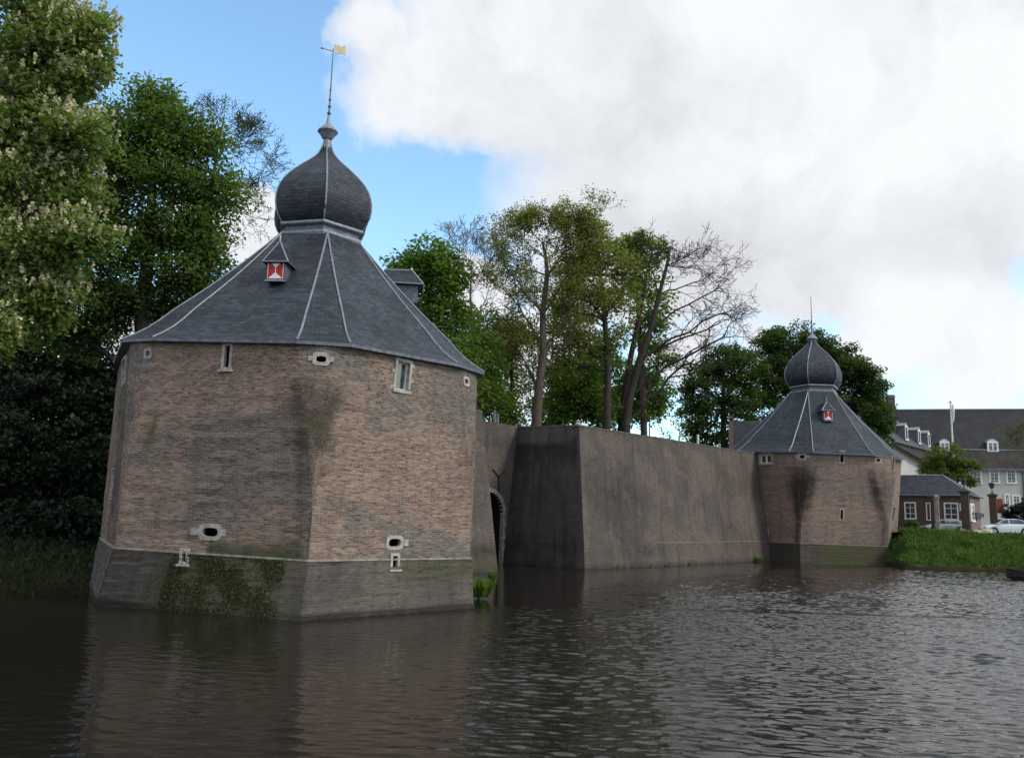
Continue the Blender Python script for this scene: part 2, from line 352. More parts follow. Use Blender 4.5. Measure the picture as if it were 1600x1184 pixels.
# ------------------------------------------------------------------ water
def water_mat():
    m, t, p = newmat('moat_water')
    g = N(t, 'ShaderNodeNewGeometry'); at_ = N(t, 'ShaderNodeAttribute', attribute_name='ruffle')
    n1 = noise(t, g.outputs['Position'], 6.5, 3, .55, .4)
    h = mth(t, 'MULTIPLY', n1, mth(t, 'ADD', mth(t, 'MULTIPLY', at_.outputs['Fac'], .85), .15))
    bp = N(t, 'ShaderNodeBump', i_Strength=1., i_Distance=.012); t.links.new(h, bp.inputs['Height'])
    t.links.new(bp.outputs[0], p.inputs['Normal'])
    p.inputs['Base Color'].default_value = (.014, .012, .009, 1); p.inputs['Roughness'].default_value = .03; p.inputs['IOR'].default_value = 1.34
    return m
m_water = water_mat()
def make_water():
    """one sheet: finely rippled where the moat lies open, plain far out"""
    rg = np.random.default_rng(2); nw = 54
    lam = .18*(.72/.18)**(rg.random(nw)**1.4); th = radians(-100)+rg.normal(size=nw)*.42; ph = rg.random(nw)*2*pi
    amp = lam**.95; k = 2*pi/lam; amp *= .215/np.sqrt(np.sum((amp*k)**2)/2)
    kx, ky = (k*np.cos(th)).astype(np.float32), (k*np.sin(th)).astype(np.float32)
    def field(x, y):
        xe = np.interp(y, [8, 18, 30, 45, 55, 65, 80], [-2.5, -1.5, .5, 4, 10, 19, 31]); a = np.clip((x-xe+2.5)/8, 0, 1); a = a*a*(3-2*a)
        pat = .82+.18*np.sin(x*.35+np.sin(y*.21)*1.7)*np.sin(y*.27+1.)+.15*np.sin(x*.11-y*.17)
        a = np.clip((.20+.80*a)*pat, 0, 1.2)
        h = np.zeros_like(x)
        for i in range(nw): s_ = np.sin(kx[i]*x+ky[i]*y+ph[i]); h += amp[i]*(s_+.22*s_*s_)
        return h*a, a
    V, F, Rf, off = [], [], [], 0
    def patch(x0, x1, y0, y1, dx, dy):
        nonlocal off
        nx, ny = int(round((x1-x0)/dx)), int(round((y1-y0)/dy)); X, Y = np.meshgrid(np.linspace(x0, x1, nx+1, dtype=np.float32), np.linspace(y0, y1, ny+1, dtype=np.float32))
        h, a = field(X, Y)
        e = np.minimum(np.minimum(X-x0, x1-X), np.minimum(Y-y0, y1-Y)); h = h*np.clip(e/.5, 0, 1)
        V.append(np.stack([X, Y, h], -1).reshape(-1, 3)); Rf.append(a.ravel())
        i = np.arange(ny)[:, None]*(nx+1)+np.arange(nx)[None, :]; F.append((np.stack([i, i+1, i+nx+2, i+nx+1], -1).reshape(-1, 4)+off)); off += (nx+1)*(ny+1)
    patch(-20, 28, 7.5, 33, .05, .034); patch(-22, 58, 33, 84, .1, .07)
    for x0, x1, y0, y1 in ((-2500, 2500, -2500, 7.5), (-2500, -20, 7.5, 33), (-2500, -22, 33, 140), (28, 2500, 7.5, 33), (58, 2500, 33, 140), (-22, 58, 84, 140)):
        V.append(np.array([(x0, y0, 0), (x1, y0, 0), (x1, y1, 0), (x0, y1, 0)], np.float32)); F.append(np.array([[0, 1, 2, 3]])+off); off += 4; Rf.append(np.ones(4)*.8)
    V = np.concatenate(V); F = np.concatenate(F).astype(np.int32); me = bpy.data.meshes.new('water')
    me.vertices.add(len(V)); me.vertices.foreach_set('co', V.ravel().astype(np.float32)); me.loops.add(F.size); me.loops.foreach_set('vertex_index', F.ravel())
    me.polygons.add(len(F)); me.polygons.foreach_set('loop_start', np.arange(0, F.size, 4, dtype=np.int32)); me.polygons.foreach_set('loop_total', np.full(len(F), 4, np.int32)); me.polygons.foreach_set('use_smooth', np.ones(len(F), bool))
    a = me.attributes.new('ruffle', 'FLOAT', 'POINT'); a.data.foreach_set('value', np.concatenate(Rf).astype(np.float32)); me.update(calc_edges=True)
    me.materials.append(m_water); o = bpy.data.objects.new('water', me); COL.objects.link(o)
    return tag(o, 'dark rippled moat water in front of the towers and wall', 'water', kind='structure')
make_water()

# ------------------------------------------------------------------ ground
GZ = 3.15
def ground_mat(name, ca, cb, cc):
    m, t, p = newmat(name)
    g = N(t, 'ShaderNodeNewGeometry'); a = noise(t, g.outputs['Position'], .5, 8, .65); d = noise(t, g.outputs['Position'], 6, 6, .7)
    c = mixc(t, smooth(t, a, .35, .65), ca, cb); c = mixc(t, smooth(t, d, .45, .75, 0, .7), c, cc)
    sz = N(t, 'ShaderNodeSeparateXYZ'); t.links.new(g.outputs['Position'], sz.inputs[0]); c = mixc(t, smooth(t, mth(t, 'ADD', sz.outputs[2], mth(t, 'MULTIPLY', a, .6)), .95, .5), c, (.028, .022, .014))   # bare mud along the waterline
    t.links.new(c, p.inputs['Base Color']); p.inputs['Roughness'].default_value = .95; p.inputs['Specular IOR Level'].default_value = .1
    bp = N(t, 'ShaderNodeBump', i_Strength=.8, i_Distance=.12); t.links.new(d, bp.inputs['Height']); t.links.new(bp.outputs[0], p.inputs['Normal'])
    return m
m_grassg = ground_mat('grass_soil', (.04, .075, .02), (.06, .11, .026), (.06, .06, .025))
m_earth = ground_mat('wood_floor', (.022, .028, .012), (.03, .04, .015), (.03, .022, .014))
m_pave = ground_mat('paving', (.16, .15, .14), (.20, .185, .17), (.12, .11, .10))
edge = [(-2400, -60), (-100, 25.9), (-40, 35.9), (-22, 40.9), (-16, 42.4), (-11, 42), (-14.5, 44), (-3.2, 57), (-8.2, 62.2), (-1.5, 69.5), (4.6, 64), (22, 87), (28, 92), (36, 92), (38.4, 84.5), (44, 81.4), (50, 81.8), (70, 83.5), (150, 90), (2400, 120)]
b = MB()
b.face([(x, y, GZ) for x, y in edge]+[(2400, 5000, GZ), (-2400, 5000, GZ)])
g = b.build('ground', m_earth); tag(g, 'level land behind the moat banks', 'ground', kind='structure')
# the two grass banks: sloping strips from the waterline up to the land
def bank(name, wl, tops, mat, label, seed, amp=.22):
    rnd = random.Random(seed); b = MB(); nu = 60; nv = 9
    def lerpline(pts, t):
        L = [0]
        for i in range(len(pts)-1): L.append(L[-1]+(Vector(pts[i+1])-Vector(pts[i])).length)
        x = t*L[-1]
        for i in range(len(pts)-1):
            if x <= L[i+1]+1e-9: return Vector(pts[i]).lerp(Vector(pts[i+1]), (x-L[i])/(L[i+1]-L[i]))
        return Vector(pts[-1])
    G = []
    for i in range(nu+1):
        t = i/nu; a = lerpline(wl, t); c = lerpline(tops, t); row = []
        for j in range(nv+1):
            s = j/nv; z0_ = a.z if a.z > .5 else -.6; z = z0_+(c.z-z0_)*(s**.75)
            q = a.lerp(c, s); w = 0 if j in (0, nv) else 1
            row.append(Vector((q.x+rnd.uniform(-.1, .1)*w, q.y+rnd.uniform(-.2, .2)*w, z+rnd.uniform(-amp, amp)*w*.5)))
        G.append(row)
    for i in range(nu):
        for j in range(nv):
            b.face([G[i][j], G[i+1][j], G[i+1][j+1], G[i][j+1]])
    o = b.build(name, mat, merge=True, smooth_=True); tag(o, label, 'grass bank', kind='structure')
    return G
Z2 = GZ+.004
_w = [onz(1394, 887, 0), onz(1412, 889.5, 0), onz(1480, 892, 0), onz(1600, 894, 0)]
GR = bank('grass_bank', [(_w[0].x+.2, _w[0].y+2.2, 0)]+[(q.x, q.y, 0) for q in _w]+[(60, 79, 0), (90, 82, 0)],
     [(39.6, 88.5, Z2+.1), (38.6, 84.2, Z2+.22), (40.5, 81.6, Z2+.16), (44, 80.8, Z2+.05), (47, 81.2, Z2), (62, 82.9, Z2), (90, 86, Z2)], m_grassg, 'bright green grass bank between the far tower and the water', 3)
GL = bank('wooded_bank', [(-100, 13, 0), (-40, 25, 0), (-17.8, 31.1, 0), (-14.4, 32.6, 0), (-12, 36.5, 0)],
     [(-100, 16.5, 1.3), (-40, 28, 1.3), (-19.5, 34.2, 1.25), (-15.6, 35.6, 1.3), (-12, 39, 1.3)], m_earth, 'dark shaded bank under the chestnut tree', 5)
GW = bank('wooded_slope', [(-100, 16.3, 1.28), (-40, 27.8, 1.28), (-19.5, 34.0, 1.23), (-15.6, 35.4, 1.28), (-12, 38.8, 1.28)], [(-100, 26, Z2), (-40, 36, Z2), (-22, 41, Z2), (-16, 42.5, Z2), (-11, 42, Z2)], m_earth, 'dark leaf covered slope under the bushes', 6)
b = MB(); b.face([(38, 90, Z2), (90, 90, Z2), (90, 160, Z2), (38, 160, Z2)])
tag(b.build('pavement', m_pave), 'grey paved square behind the grass bank', 'pavement', kind='structure')

# ------------------------------------------------------------------ leaves and blades (numpy)
def quads_object(name, P, A, B, u, mat, parent=None, v=None):
    """n diamond quads: centre P (n,3), half axes A, B (n,3); u = colour coordinate"""
    n = len(P); V = np.empty((n, 4, 3), np.float32)
    V[:, 0] = P-A; V[:, 1] = P+B*.9; V[:, 2] = P+A; V[:, 3] = P-B*.9
    me = bpy.data.meshes.new(name); me.vertices.add(4*n); me.vertices.foreach_set('co', V.ravel())
    me.loops.add(4*n); me.loops.foreach_set('vertex_index', np.arange(4*n, dtype=np.int32))
    me.polygons.add(n); me.polygons.foreach_set('loop_start', np.arange(0, 4*n, 4, dtype=np.int32)); me.polygons.foreach_set('loop_total', np.full(n, 4, np.int32))
    me.update(calc_edges=True)
    ul = me.uv_layers.new(name='UVMap'); uu = np.zeros((n, 4, 2), np.float32); uu[:, :, 0] = u[:, None]; ul.data.foreach_set('uv', uu.ravel())
    me.materials.append(mat); me.validate()
    o = bpy.data.objects.new(name, me); COL.objects.link(o); o.parent = parent
    return o
def unit(a): return a/np.maximum(np.linalg.norm(a, axis=1, keepdims=True), 1e-9)
def leaves(rg, C, R, per, size, flat=.6, droop=0., tone=None):
    """C (m,3) cluster centres, R radius, per leaves each -> P, A, B, u"""
    m = len(C); n = m*per
    c = np.repeat(C, per, 0); off = rg.normal(size=(n, 3)); off = unit(off)*(rg.random((n, 1))**.45)*R; off[:, 2] *= flat; off[:, 2] -= droop*np.abs(off[:, 0])
    P = c+off
    nr = unit(rg.normal(size=(n, 3))*.75+np.array([0, 0, .9])+off*.35/max(R, .01))
    t = unit(np.cross(nr, rg.normal(size=(n, 3)))); bt = np.cross(nr, t)
    s = size*(.6+.8*rg.random((n, 1)))
    ct = rg.random(m) if tone is None else tone
    u = np.clip(np.repeat(ct, per)*.55+rg.random(n)*.45, 0, 1)
    return P, t*s*.5, bt*s*.34, u

m_leaf_ch = leaf_mat('chestnut_leaf', (.085, .14, .035), (.145, .205, .055), (.25, .29, .095))
m_leaf_mp = leaf_mat('maple_leaf', (.06, .105, .024), (.095, .155, .034), (.15, .22, .05))
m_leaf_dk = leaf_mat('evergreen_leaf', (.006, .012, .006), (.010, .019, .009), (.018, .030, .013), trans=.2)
m_leaf_br = leaf_mat('fresh_leaf', (.065, .125, .026), (.105, .18, .034), (.16, .24, .055))
m_leaf_ol = leaf_mat('olive_bud', (.11, .14, .03), (.18, .20, .045), (.27, .26, .075))
m_leaf_far = leaf_mat('lime_leaf', (.026, .055, .014), (.045, .085, .02), (.08, .125, .03))
m_leaf_yl = leaf_mat('round_tree_leaf', (.06, .085, .012), (.09, .13, .018), (.14, .18, .03))
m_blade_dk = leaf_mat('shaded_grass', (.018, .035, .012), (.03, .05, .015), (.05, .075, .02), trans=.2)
m_moss = leaf_mat('moss', (.03, .035, .014), (.045, .05, .018), (.07, .078, .025), trans=.1)
m_flower = leaf_mat('chestnut_candle', (.42, .38, .24), (.54, .50, .35), (.64, .60, .46), trans=.25)
m_blade = leaf_mat('grass_blade', (.05, .105, .022), (.085, .16, .03), (.14, .20, .05), trans=.25)

def limb(b, p0, p1, r0, r1, rnd, n=5, sides=5, wob=.12):
    p0, p1 = Vector(p0), Vector(p1); L = (p1-p0).length; pts = []; rr = []
    for i in range(n+1):
        t = i/n; q = p0.lerp(p1, t); w = sin(pi*t)*L*wob
        q += Vector((rnd.uniform(-1, 1), rnd.uniform(-1, 1), rnd.uniform(-.4, 1.)))*w*.5
        pts.append(q); rr.append(r0+(r1-r0)*t)
    b.tube(pts, rr, sides, cap=False); return pts

def leafy_tree(name, label, base, d, trunk, blobs, cat='tree', group=None, seed=1, mat=None, bark=None, r0=.35, cl=26, per=60, R=.9, size=.24, flowers=0, twig=.02, flat=.65, gap=0., tw=2):
    """trunk: pixels up the stem; blobs: (px, py, rx_px, ry_px, depth offset, weight)"""
    rg = np.random.default_rng(seed); rnd = random.Random(seed)
    root = empty(name, base, label, cat, group)
    b = MB(); tp = [Vector(base)]+[at(x, y, d) for x, y in trunk]
    b.tube(tp, [r0*(1-.72*i/(len(tp)-1)) for i in range(len(tp))], 9)
    C = []; tones = []
    for (px, py, rx, ry, dd, w) in blobs:
        c = at(px, py, d+dd); k = (d+dd)/FPX; ex, ez = rx*k, ry*k; ey = (ex+ez)/2
        low = min(tp[1:], key=lambda q: (q-(c-Vector((0, 0, ez*.9)))).length) if len(tp) > 1 else tp[0]
        lp = limb(b, low, c, r0*.34, r0*.12, rnd, 5, 6)
        n = max(4, int(cl*w))
        for _ in range(n):
            v = Vector((rnd.gauss(0, 1), rnd.gauss(0, 1), rnd.gauss(0, 1))).normalized()*(rnd.random()**.36)*rnd.choice((1., 1., 1.12, 1.3))
            q = c+Vector((v.x*ex, v.y*ey, v.z*ez))
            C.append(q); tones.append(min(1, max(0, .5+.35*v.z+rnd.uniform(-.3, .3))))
            s = lp[rnd.randint(2, 5)]
            bp_ = limb(b, s, q, r0*.09, twig, rnd, 3, 4, .2)
            for _ in range(tw):
                e = q+Vector((rnd.uniform(-1, 1), rnd.uniform(-1, 1), rnd.uniform(-.5, .9)))*R*1.1
                b.tube([bp_[2], (bp_[2]+e)/2+Vector((0, 0, .1)), e], [twig*1.3, twig, twig*.6], 3, cap=False)
    b.build('trunk', bark or m_bark, root, smooth_=True)
    C = np.array([tuple(q) for q in C]); tones = np.array(tones)
    if gap:
        keep = rg.random(len(C)) > gap; C = C[keep]; tones = tones[keep]
    P, A, B_, u = leaves(rg, C, R, per, size, flat, tone=tones)
    o = np.array(base)
    quads_object('crown', P-o, A, B_, u, mat, root)
    if flowers:
        # upright blossom candles on the outer, upper side of each clump
        n = int(len(C)*flowers); idx = rg.integers(0, len(C), n)
        a = rg.random(n)*2*pi; rr = R*(.5+.5*rg.random(n)); Q = C[idx]+np.stack([np.cos(a)*rr, np.sin(a)*rr, R*flat*(.35+.6*rg.random(n))], 1)
        k = 9; h = rg.random((n, k, 1)); ax = np.array([0, 0, 1.]); P2 = (Q[:, None, :]+h*ax*.34+rg.normal(size=(n, k, 3))*.07*(1-h)).reshape(-1, 3)
        t_ = unit(rg.normal(size=(n*k, 3))); b2 = unit(np.cross(t_, rg.normal(size=(n*k, 3)))); s = .06+.04*rg.random((n*k, 1))
        quads_object('blossom', P2-o, t_*s, b2*s, rg.random(n*k), m_flower, root)
    return root

def grow(b, rnd, p, d, L, r, lvl, tips, spread=.6, up=.12, ratio=.74, kids=(2, 3), wob=.16, maxl=6, droop=0., minr=.008):
    n = 3; pts = [p.copy()]; q = p.copy(); dd = d.copy(); rr = [r]
    r1 = r*.66
    for i in range(n):
        dd = (dd+Vector((rnd.gauss(0, 1), rnd.gauss(0, 1), rnd.gauss(0, 1)))*wob+Vector((0, 0, up-droop*(lvl > 2)))*.6).normalized()
        q = q+dd*(L/n); pts.append(q.copy()); rr.append(max(minr, r+(r1-r)*(i+1)/n))
    b.tube(pts, rr, 6 if lvl < 2 else (4 if lvl < 4 else 3), cap=False)
    if lvl >= maxl: tips.append(q); return
    if lvl >= maxl-2: tips.append(pts[2])
    for i in range(rnd.choice(kids)):
        a = rnd.uniform(0, 2*pi); v = dd.orthogonal(); v.rotate(Matrix.Rotation(a, 3, dd)); s = spread*rnd.uniform(.55, 1.25)
        nd = (dd+v*s).normalized()
        src = pts[-1] if i < 2 else pts[rnd.choice((1, 2))]
        grow(b, rnd, src, nd, L*ratio*rnd.uniform(.8, 1.2), max(minr, r1*rnd.uniform(.62, .9)), lvl+1, tips, spread, up, ratio, kids, wob, maxl, droop, minr)

def open_tree(name, label, base, d, trunk, limbs, seed=1, group=None, bark=None, r0=.35, mat=None, per=10, R=.45, size=.16, maxl=5, cat='tree', L=3.2, spread=.6, up=.1, frac=1., kids=(2, 3), minr=.01, rl=.4):
    """a thin-crowned tree: trunk through pixels, main limbs (from index, px, py, depth offset) that branch again and again"""
    rnd = random.Random(seed); rg = np.random.default_rng(seed)
    root = empty(name, base, label, cat, group); b = MB(); tips = []
    tp = [Vector(base)]+[at(x, y, d) for x, y in trunk]; nt_ = len(tp)-1
    rad = lambda i: r0*(1-.8*(i/nt_)**.9)
    b.tube(tp, [rad(i) for i in range(nt_+1)], 9)
    for (i, px, py, dd) in limbs:
        e = at(px, py, d+dd); s = tp[i]; ri = rad(i)*rl
        pts = limb(b, s, e, ri, ri*.55, rnd, 5, 6, .1); Ln = (e-s).length
        for k, q in enumerate(pts):
            if k == 0: continue
            dv = (pts[k]-pts[k-1]).normalized()
            m = 1 if k < 5 else 3
            for _ in range(m):
                v = dv.orthogonal(); v.rotate(Matrix.Rotation(rnd.uniform(0, 2*pi), 3, dv))
                nd = (dv+v*spread*(1.1 if k < 5 else .7)*rnd.uniform(.6, 1.2)).normalized()
                grow(b, rnd, q.copy(), nd, L*rnd.uniform(.6, 1.)*min(1., Ln/5+.3), ri*.42, 5-maxl+1 if maxl < 5 else 1, tips, spread, up, .74, kids, .16, 5, 0., minr)
    b.build('trunk', bark or m_barkg, root, smooth_=True)
    if mat:
        C = np.array([tuple(q) for q in tips]); C = C[rg.random(len(C)) < frac]
        P, A, B_, u = leaves(rg, C, R, per, size, .9)
        quads_object('crown', P-np.array(base), A, B_, u, mat, root)
    return root

# ------------------------------------------------------------------ towers
def apply_cut(obj, cutter):
    md = obj.modifiers.new('cut', 'BOOLEAN'); md.operation = 'DIFFERENCE'; md.solver = 'EXACT'; md.object = cutter
    bpy.context.view_layer.update()
    dg = bpy.context.evaluated_depsgraph_get(); ev = obj.evaluated_get(dg)
    me = bpy.data.meshes.new_from_object(ev, preserve_all_data_layers=True, depsgraph=dg)
    obj.modifiers.remove(md)
    if len(me.polygons) > 10: old = obj.data; obj.data = me; bpy.data.meshes.remove(old)
    print('cut', obj.name, len(me.polygons))

def frame_axes(n):
    n = Vector(n).normalized(); r = Vector((0, 0, 1)).cross(n).normalized(); u = n.cross(r).normalized()
    return r, n, u        # box axes: x along the wall, y outward, z up the wall

def opening(bvh, cut, x0, y0, x1, y1):
    """surveyed opening on the wall: returns centre, axes, width, height"""
    O = Vector((0, 0, EYE)); cx, cy = (x0+x1)/2, (y0+y1)/2
    h = lambda x, y: bvh.ray_cast(O, ray(x, y).normalized())
    c, n, _, _ = h(cx, cy)
    if c is None: print('MISS', cx, cy); return None
    r, n, u = frame_axes(n)
    def pl(x, y):
        d = ray(x, y); t = (c-O).dot(n)/d.dot(n); return O+d*t
    w = (pl(x1, cy)-pl(x0, cy)).dot(r); hh = (pl(cx, y0)-pl(cx, y1)).dot(u)
    if cut is not None: cut.box(c-n*.0, (w, 1.1, hh), (r, n, u), 1)
    return c, (r, n, u), w, hh

def ring_frame(b, c, ax, w, h, t, proud=.03, deep=.12, k=16, squ=4., jit=0, rnd=None):
    """stone surround: soft-cornered opening in a squared block"""
    r, n, u = ax
    def se(a, W, H, p): 
        ca, sa = cos(a), sin(a); q = (abs(ca)**p+abs(sa)**p)**(-1/p); return (ca*q*W/2, sa*q*H/2)
    I = [se(2*pi*i/k+pi/k, w-.006, h-.006, squ) for i in range(k)]; O_ = [se(2*pi*i/k+pi/k, w+2*t, h+2*t, 9) for i in range(k)]
    P = lambda q, d: c+r*q[0]+u*q[1]+n*d
    for i in range(k):
        j = (i+1) % k
        b.face([P(O_[i], proud), P(O_[j], proud), P(I[j], proud), P(I[i], proud)])
        b.face([P(I[i], proud), P(I[j], proud), P(I[j], -deep), P(I[i], -deep)])
        b.face([P(O_[j], proud), P(O_[i], proud), P(O_[i], -deep), P(O_[j], -deep)])
def bars(b, c, ax, w, h, t, d0, d1, sill=0):
    r, n, u = ax; dm, dd = (d0+d1)/2, abs(d1-d0)
    b.box(c+r*(w/2+t/2)+n*dm, (t, dd, h), ax); b.box(c-r*(w/2+t/2)+n*dm, (t, dd, h), ax)
    b.box(c+u*(h/2+t/2)+n*dm, (w+2*t, dd, t), ax); b.box(c-u*(h/2+t/2)+n*(dm+sill/2), (w+2*t+sill, dd+sill, t), ax)

def dormer(parent, P0, ndir, w, h, rh, sc=1., finial=.35, shutter=True):
    """roof dormer with pointed slate cap; P0 = foot of the front, ndir = horizontal outward"""
    n = Vector((ndir[0], ndir[1], 0)).normalized(); r = Vector((0, 0, 1)).cross(n).normalized(); u = Vector((0, 0, 1)); ax = (r, n, u)
    b = MB(); D = h*1.9
    b.box(P0-n*(D/2)+u*(h/2), (w, D, h), ax); d = b.build('dormer', m_leadd, parent)
    o = w*.2; b = MB(); top = P0+u*h
    fl, fr = top-r*(w/2+o)+n*o, top+r*(w/2+o)+n*o; bl, br = top-r*(w/2+o)-n*D, top+r*(w/2+o)-n*D
    ap = top+u*rh-n*(w*.30); ab = top+u*rh*.93-n*D
    for q in ([fl, fr, ap], [fr, br, ab, ap], [bl, fl, ap, ab], [fr, fl, bl, br], [br, bl, ab]):
        uv = [((p-P0).dot(r)+(p-P0).dot(n), (p-P0).dot(u)*1.4) for p in q]; b.face(q, uv)
    b.build('dormer_roof', m_slate, d)
    b = MB(); e = w*.045
    for a_, c_ in ((fl, ap), (fr, ap), (ap, ab)): b.tube([a_, c_], e, 5)
    b.tube([fl, fr], e*.8, 5); b.tube([fr, br], e*.8, 5); b.tube([fl, bl], e*.8, 5)
    b.tube([ap, ap+u*finial*.5, ap+u*finial], [e*1.6, e*1.2, e*.4], 6); b.build('ridge_flashing', m_lead, d)
    if shutter:
        b = MB(); sc_ = P0+u*(h*.52)+n*.012; W, H = w*.86, h*.84
        b.box(sc_, (W, .05, H), ax); s_ = b.build('shutter', m_red, d)
        b = MB(); q = lambda x, z: sc_+r*(x*W/2)+u*(z*H/2)+n*.031
        for tri in ([q(-.92, -1), q(.92, -1), q(.06, -.22), q(-.06, -.22)], [q(-.06, .45), q(.06, .45), q(.5, .98), q(-.5, .98)], [q(-.05, -.22), q(.05, -.22), q(.05, .45), q(-.05, .45)]):
            b.face(tri)
        for sx in (-1, 1): b.face([q(sx*1.0, -1), q(sx*.93, -1), q(sx*.93, 1), q(sx*1.0, 1)][::sx])
        b.build('painted_triangle', m_white, s_)
        b = MB(); b.box(P0+n*.05-u*.02, (w*1.0, .14, .06), ax); b.build('sill', m_lead, d)
    return d

def tower(T):
    cx, cy, rot = T['c']; base_a = atan2(-cy, -cx)+rot
    def reg(k, R, z, off=0.):
        a = base_a+k*pi/3+off; return Vector((cx+R*cos(a), cy+R*sin(a), z))
    K = list(range(-3, 3))
    Bp, Sp, Em, Ep, Np = {}, {}, {}, {}, {}
    for k in K:
        p = reg(k, T['Rb'], 0); Bp[k] = onz(*T['base'][k], 0) if k in T['base'] else p
        if k in T.get('basex', {}): Bp[k] = at(T['basex'][k], 830, p.y); Bp[k].z = 0
        p = reg(k, T['Rs'], T['zs']); Sp[k] = at(*T['string'][k], p.y) if k in T['string'] else p
        for s_, D in ((-1, Em), (1, Ep)):
            p = reg(k, T['Re'], T['ze'], s_*T['de']); D[k] = at(*T['eave'][(k, s_)], p.y) if (k, s_) in T['eave'] else p
        p = reg(k, T['Rn'], T['zn']); Np[k] = at(*T['neck'][k], p.y) if k in T['neck'] else p
    ctr = Vector((cx, cy, 0)); nk = lambda k: (k+3) % 6-3
    root = empty(T['name'], (cx, cy, 0), T['label'], 'tower')
    # virtual sharp corner at the eaves
    Sh = {}
    for k in K:
        a0, a1 = Ep[nk(k-1)], Em[k]; b0, b1 = Ep[k], Em[nk(k+1)]
        d1 = (a1-a0); d2 = (b0-b1)
        den = d1.x*d2.y-d1.y*d2.x; t = ((b1.x-a0.x)*d2.y-(b1.y-a0.y)*d2.x)/den
        q = a0+d1*t; q.z = (a1.z+b0.z)/2; Sh[k] = q
    arc = {}
    for k in K:
        pts = []
        for j in range(7):
            t = j/6; q = Em[k].lerp(Ep[k], t); q += (Sh[k]-(Em[k]+Ep[k])/2)*.34*sin(pi*t); q.z = Em[k].lerp(Ep[k], t).z; pts.append(q)
        arc[k] = pts
    NS = 20
    def ring(t, plinth=False):
        """t 0..1 from string course to eaves; for the plinth t 0..1 from below the waterline to the string"""
        cor = {}
        for k in K:
            if plinth:
                out = (Sp[k]-ctr); out.z = 0; out.normalize()
                lo = Bp[k]+(Bp[k]-Sp[k])*(1.0/T['zs']); lo.z = -1; hi = Sp[k]+out*.06
                q = lo.lerp(hi, t); a = .0
            else:
                q = Sp[k].lerp(Sh[k], t); q.z -= .17*t**8; a = max(0., (t-.22)/.78)
            a = max(a, .03)
            cor[k] = [q+(p-Sh[k])*a+(Vector((0, 0, 0))) for p in arc[k]]
        pts, tags_ = [], []
        for k in K:
            for j, p in enumerate(cor[k]): pts.append(p); tags_.append((k, 0.))
            p0, p1 = cor[k][-1], cor[nk(k+1)][0]; L = (p1-p0).length
            for j in range(1, NS): pts.append(p0.lerp(p1, j/NS)); tags_.append((k if j < NS/2 else nk(k+1), min(j, NS-j)/NS*L*(1 if j < NS/2 else -1)))
        return pts, tags_
    def skin(name, ts, plinth, mat):
        b = MB(); rings = [ring(t, plinth) for t in ts]; n = len(rings[0][0])
        per = [0.]; R0 = rings[-1][0]
        for i in range(n): per.append(per[-1]+(R0[(i+1) % n]-R0[i]).length)
        rg = np.random.default_rng(4); jit = rg.normal(size=(len(ts), n))*T.get('rough', .012)
        jit = (jit+np.roll(jit, 1, 1)+np.roll(jit, -1, 1))/1.7
        vs, moss, soot_shade = [], [], []
        for i, (pts, tg) in enumerate(rings):
            for j, p in enumerate(pts):
                o = p-ctr; o.z = 0; o.normalize(); w = 0 if i in (0, len(ts)-1) else 1
                q = p+o*float(jit[i, j])*w; vs.append(tuple(q)); m_, s_ = T['stain_shade'](tg[j][0], tg[j][1], q.z, plinth); moss.append(m_); soot_shade.append(s_)
        b.v = vs
        for i in range(len(ts)-1):
            for j in range(n):
                j2 = (j+1) % n; b.f.append((i*n+j, i*n+j2, (i+1)*n+j2, (i+1)*n+j)); b.mi.append(0)
                v0, v1 = vs[i*n+j][2], vs[(i+1)*n+j][2]
                b.uv.append([(per[j], v0), (per[j+1], v0), (per[j+1], v1), (per[j], v1)])
        b.f.append(tuple(range(n-1, -1, -1))); b.uv.append([(0, 0)]*n); b.mi.append(0)
        b.f.append(tuple((len(ts)-1)*n+j for j in range(n))); b.uv.append([(0, 0)]*n); b.mi.append(0)
        bv = BVHTree.FromPolygons([Vector(v) for v in vs], b.f)
        o = b.build(name, [mat, m_black], root, attrs={'moss': moss, 'soot_shade': soot_shade})
        return o, bv
    nz_ = 34
    wall, bv = skin('wall', [i/nz_ for i in range(nz_+1)], False, T['brick'])
    plinth, bvp = skin('plinth', [i/24 for i in range(25)], True, T['plinth_mat'])
    cut = MB(); cutp = MB()
    for op in T['openings']:
        kind, x0, y0, x1, y1 = op[:5]; th = op[5]
        low = kind.endswith('_low'); kd = kind.replace('_low', '')
        res_ = opening(bvp if low else bv, cutp if low else cut, x0, y0, x1, y1)
        if res_ is None: continue
        c, ax, w, h = res_
        r, n, u = ax
        if low: cut.box(c, (w, 1.1, h), ax, 1)
        if kd == 'slit':
            b = MB(); bars(b, c, ax, w-.006, h-.006, th, -.1, .03); f = b.build('slit_frame', T['stone'], root)
            if th > .08: b = MB(); b.box(c-u*(h/2+th*1.1)+n*.03, (w+th*3.2, .12, th*.7), ax); b.build('sill', T['stone'], f)
        elif kd == 'port':
            b = MB(); ring_frame(b, c, ax, w, h, th, squ=3.2)
            if len(op) > 6:
                for sx, wd in op[6]: b.box(c+r*sx*(w/2+th+wd/2-.004)-n*.04, (wd, .13, h*.75), ax)
            b.build('port_frame', T['stone'] if len(op) < 8 else op[7], root)
        elif kd == 'window':
            b = MB(); bars(b, c, ax, w-.006, h-.006, th, -.12, .035, .05)
            nq = 4
            for q in range(nq):
                for sx in (-1, 1):
                    if (q+(sx > 0)) % 2 == 0: b.box(c+r*sx*(w/2+th*1.5)+u*(h*(-.42+q*.28))-n*.035, (th*1.1, .12, h*.13), ax)
            f = b.build('window_frame', T['stone'], root)
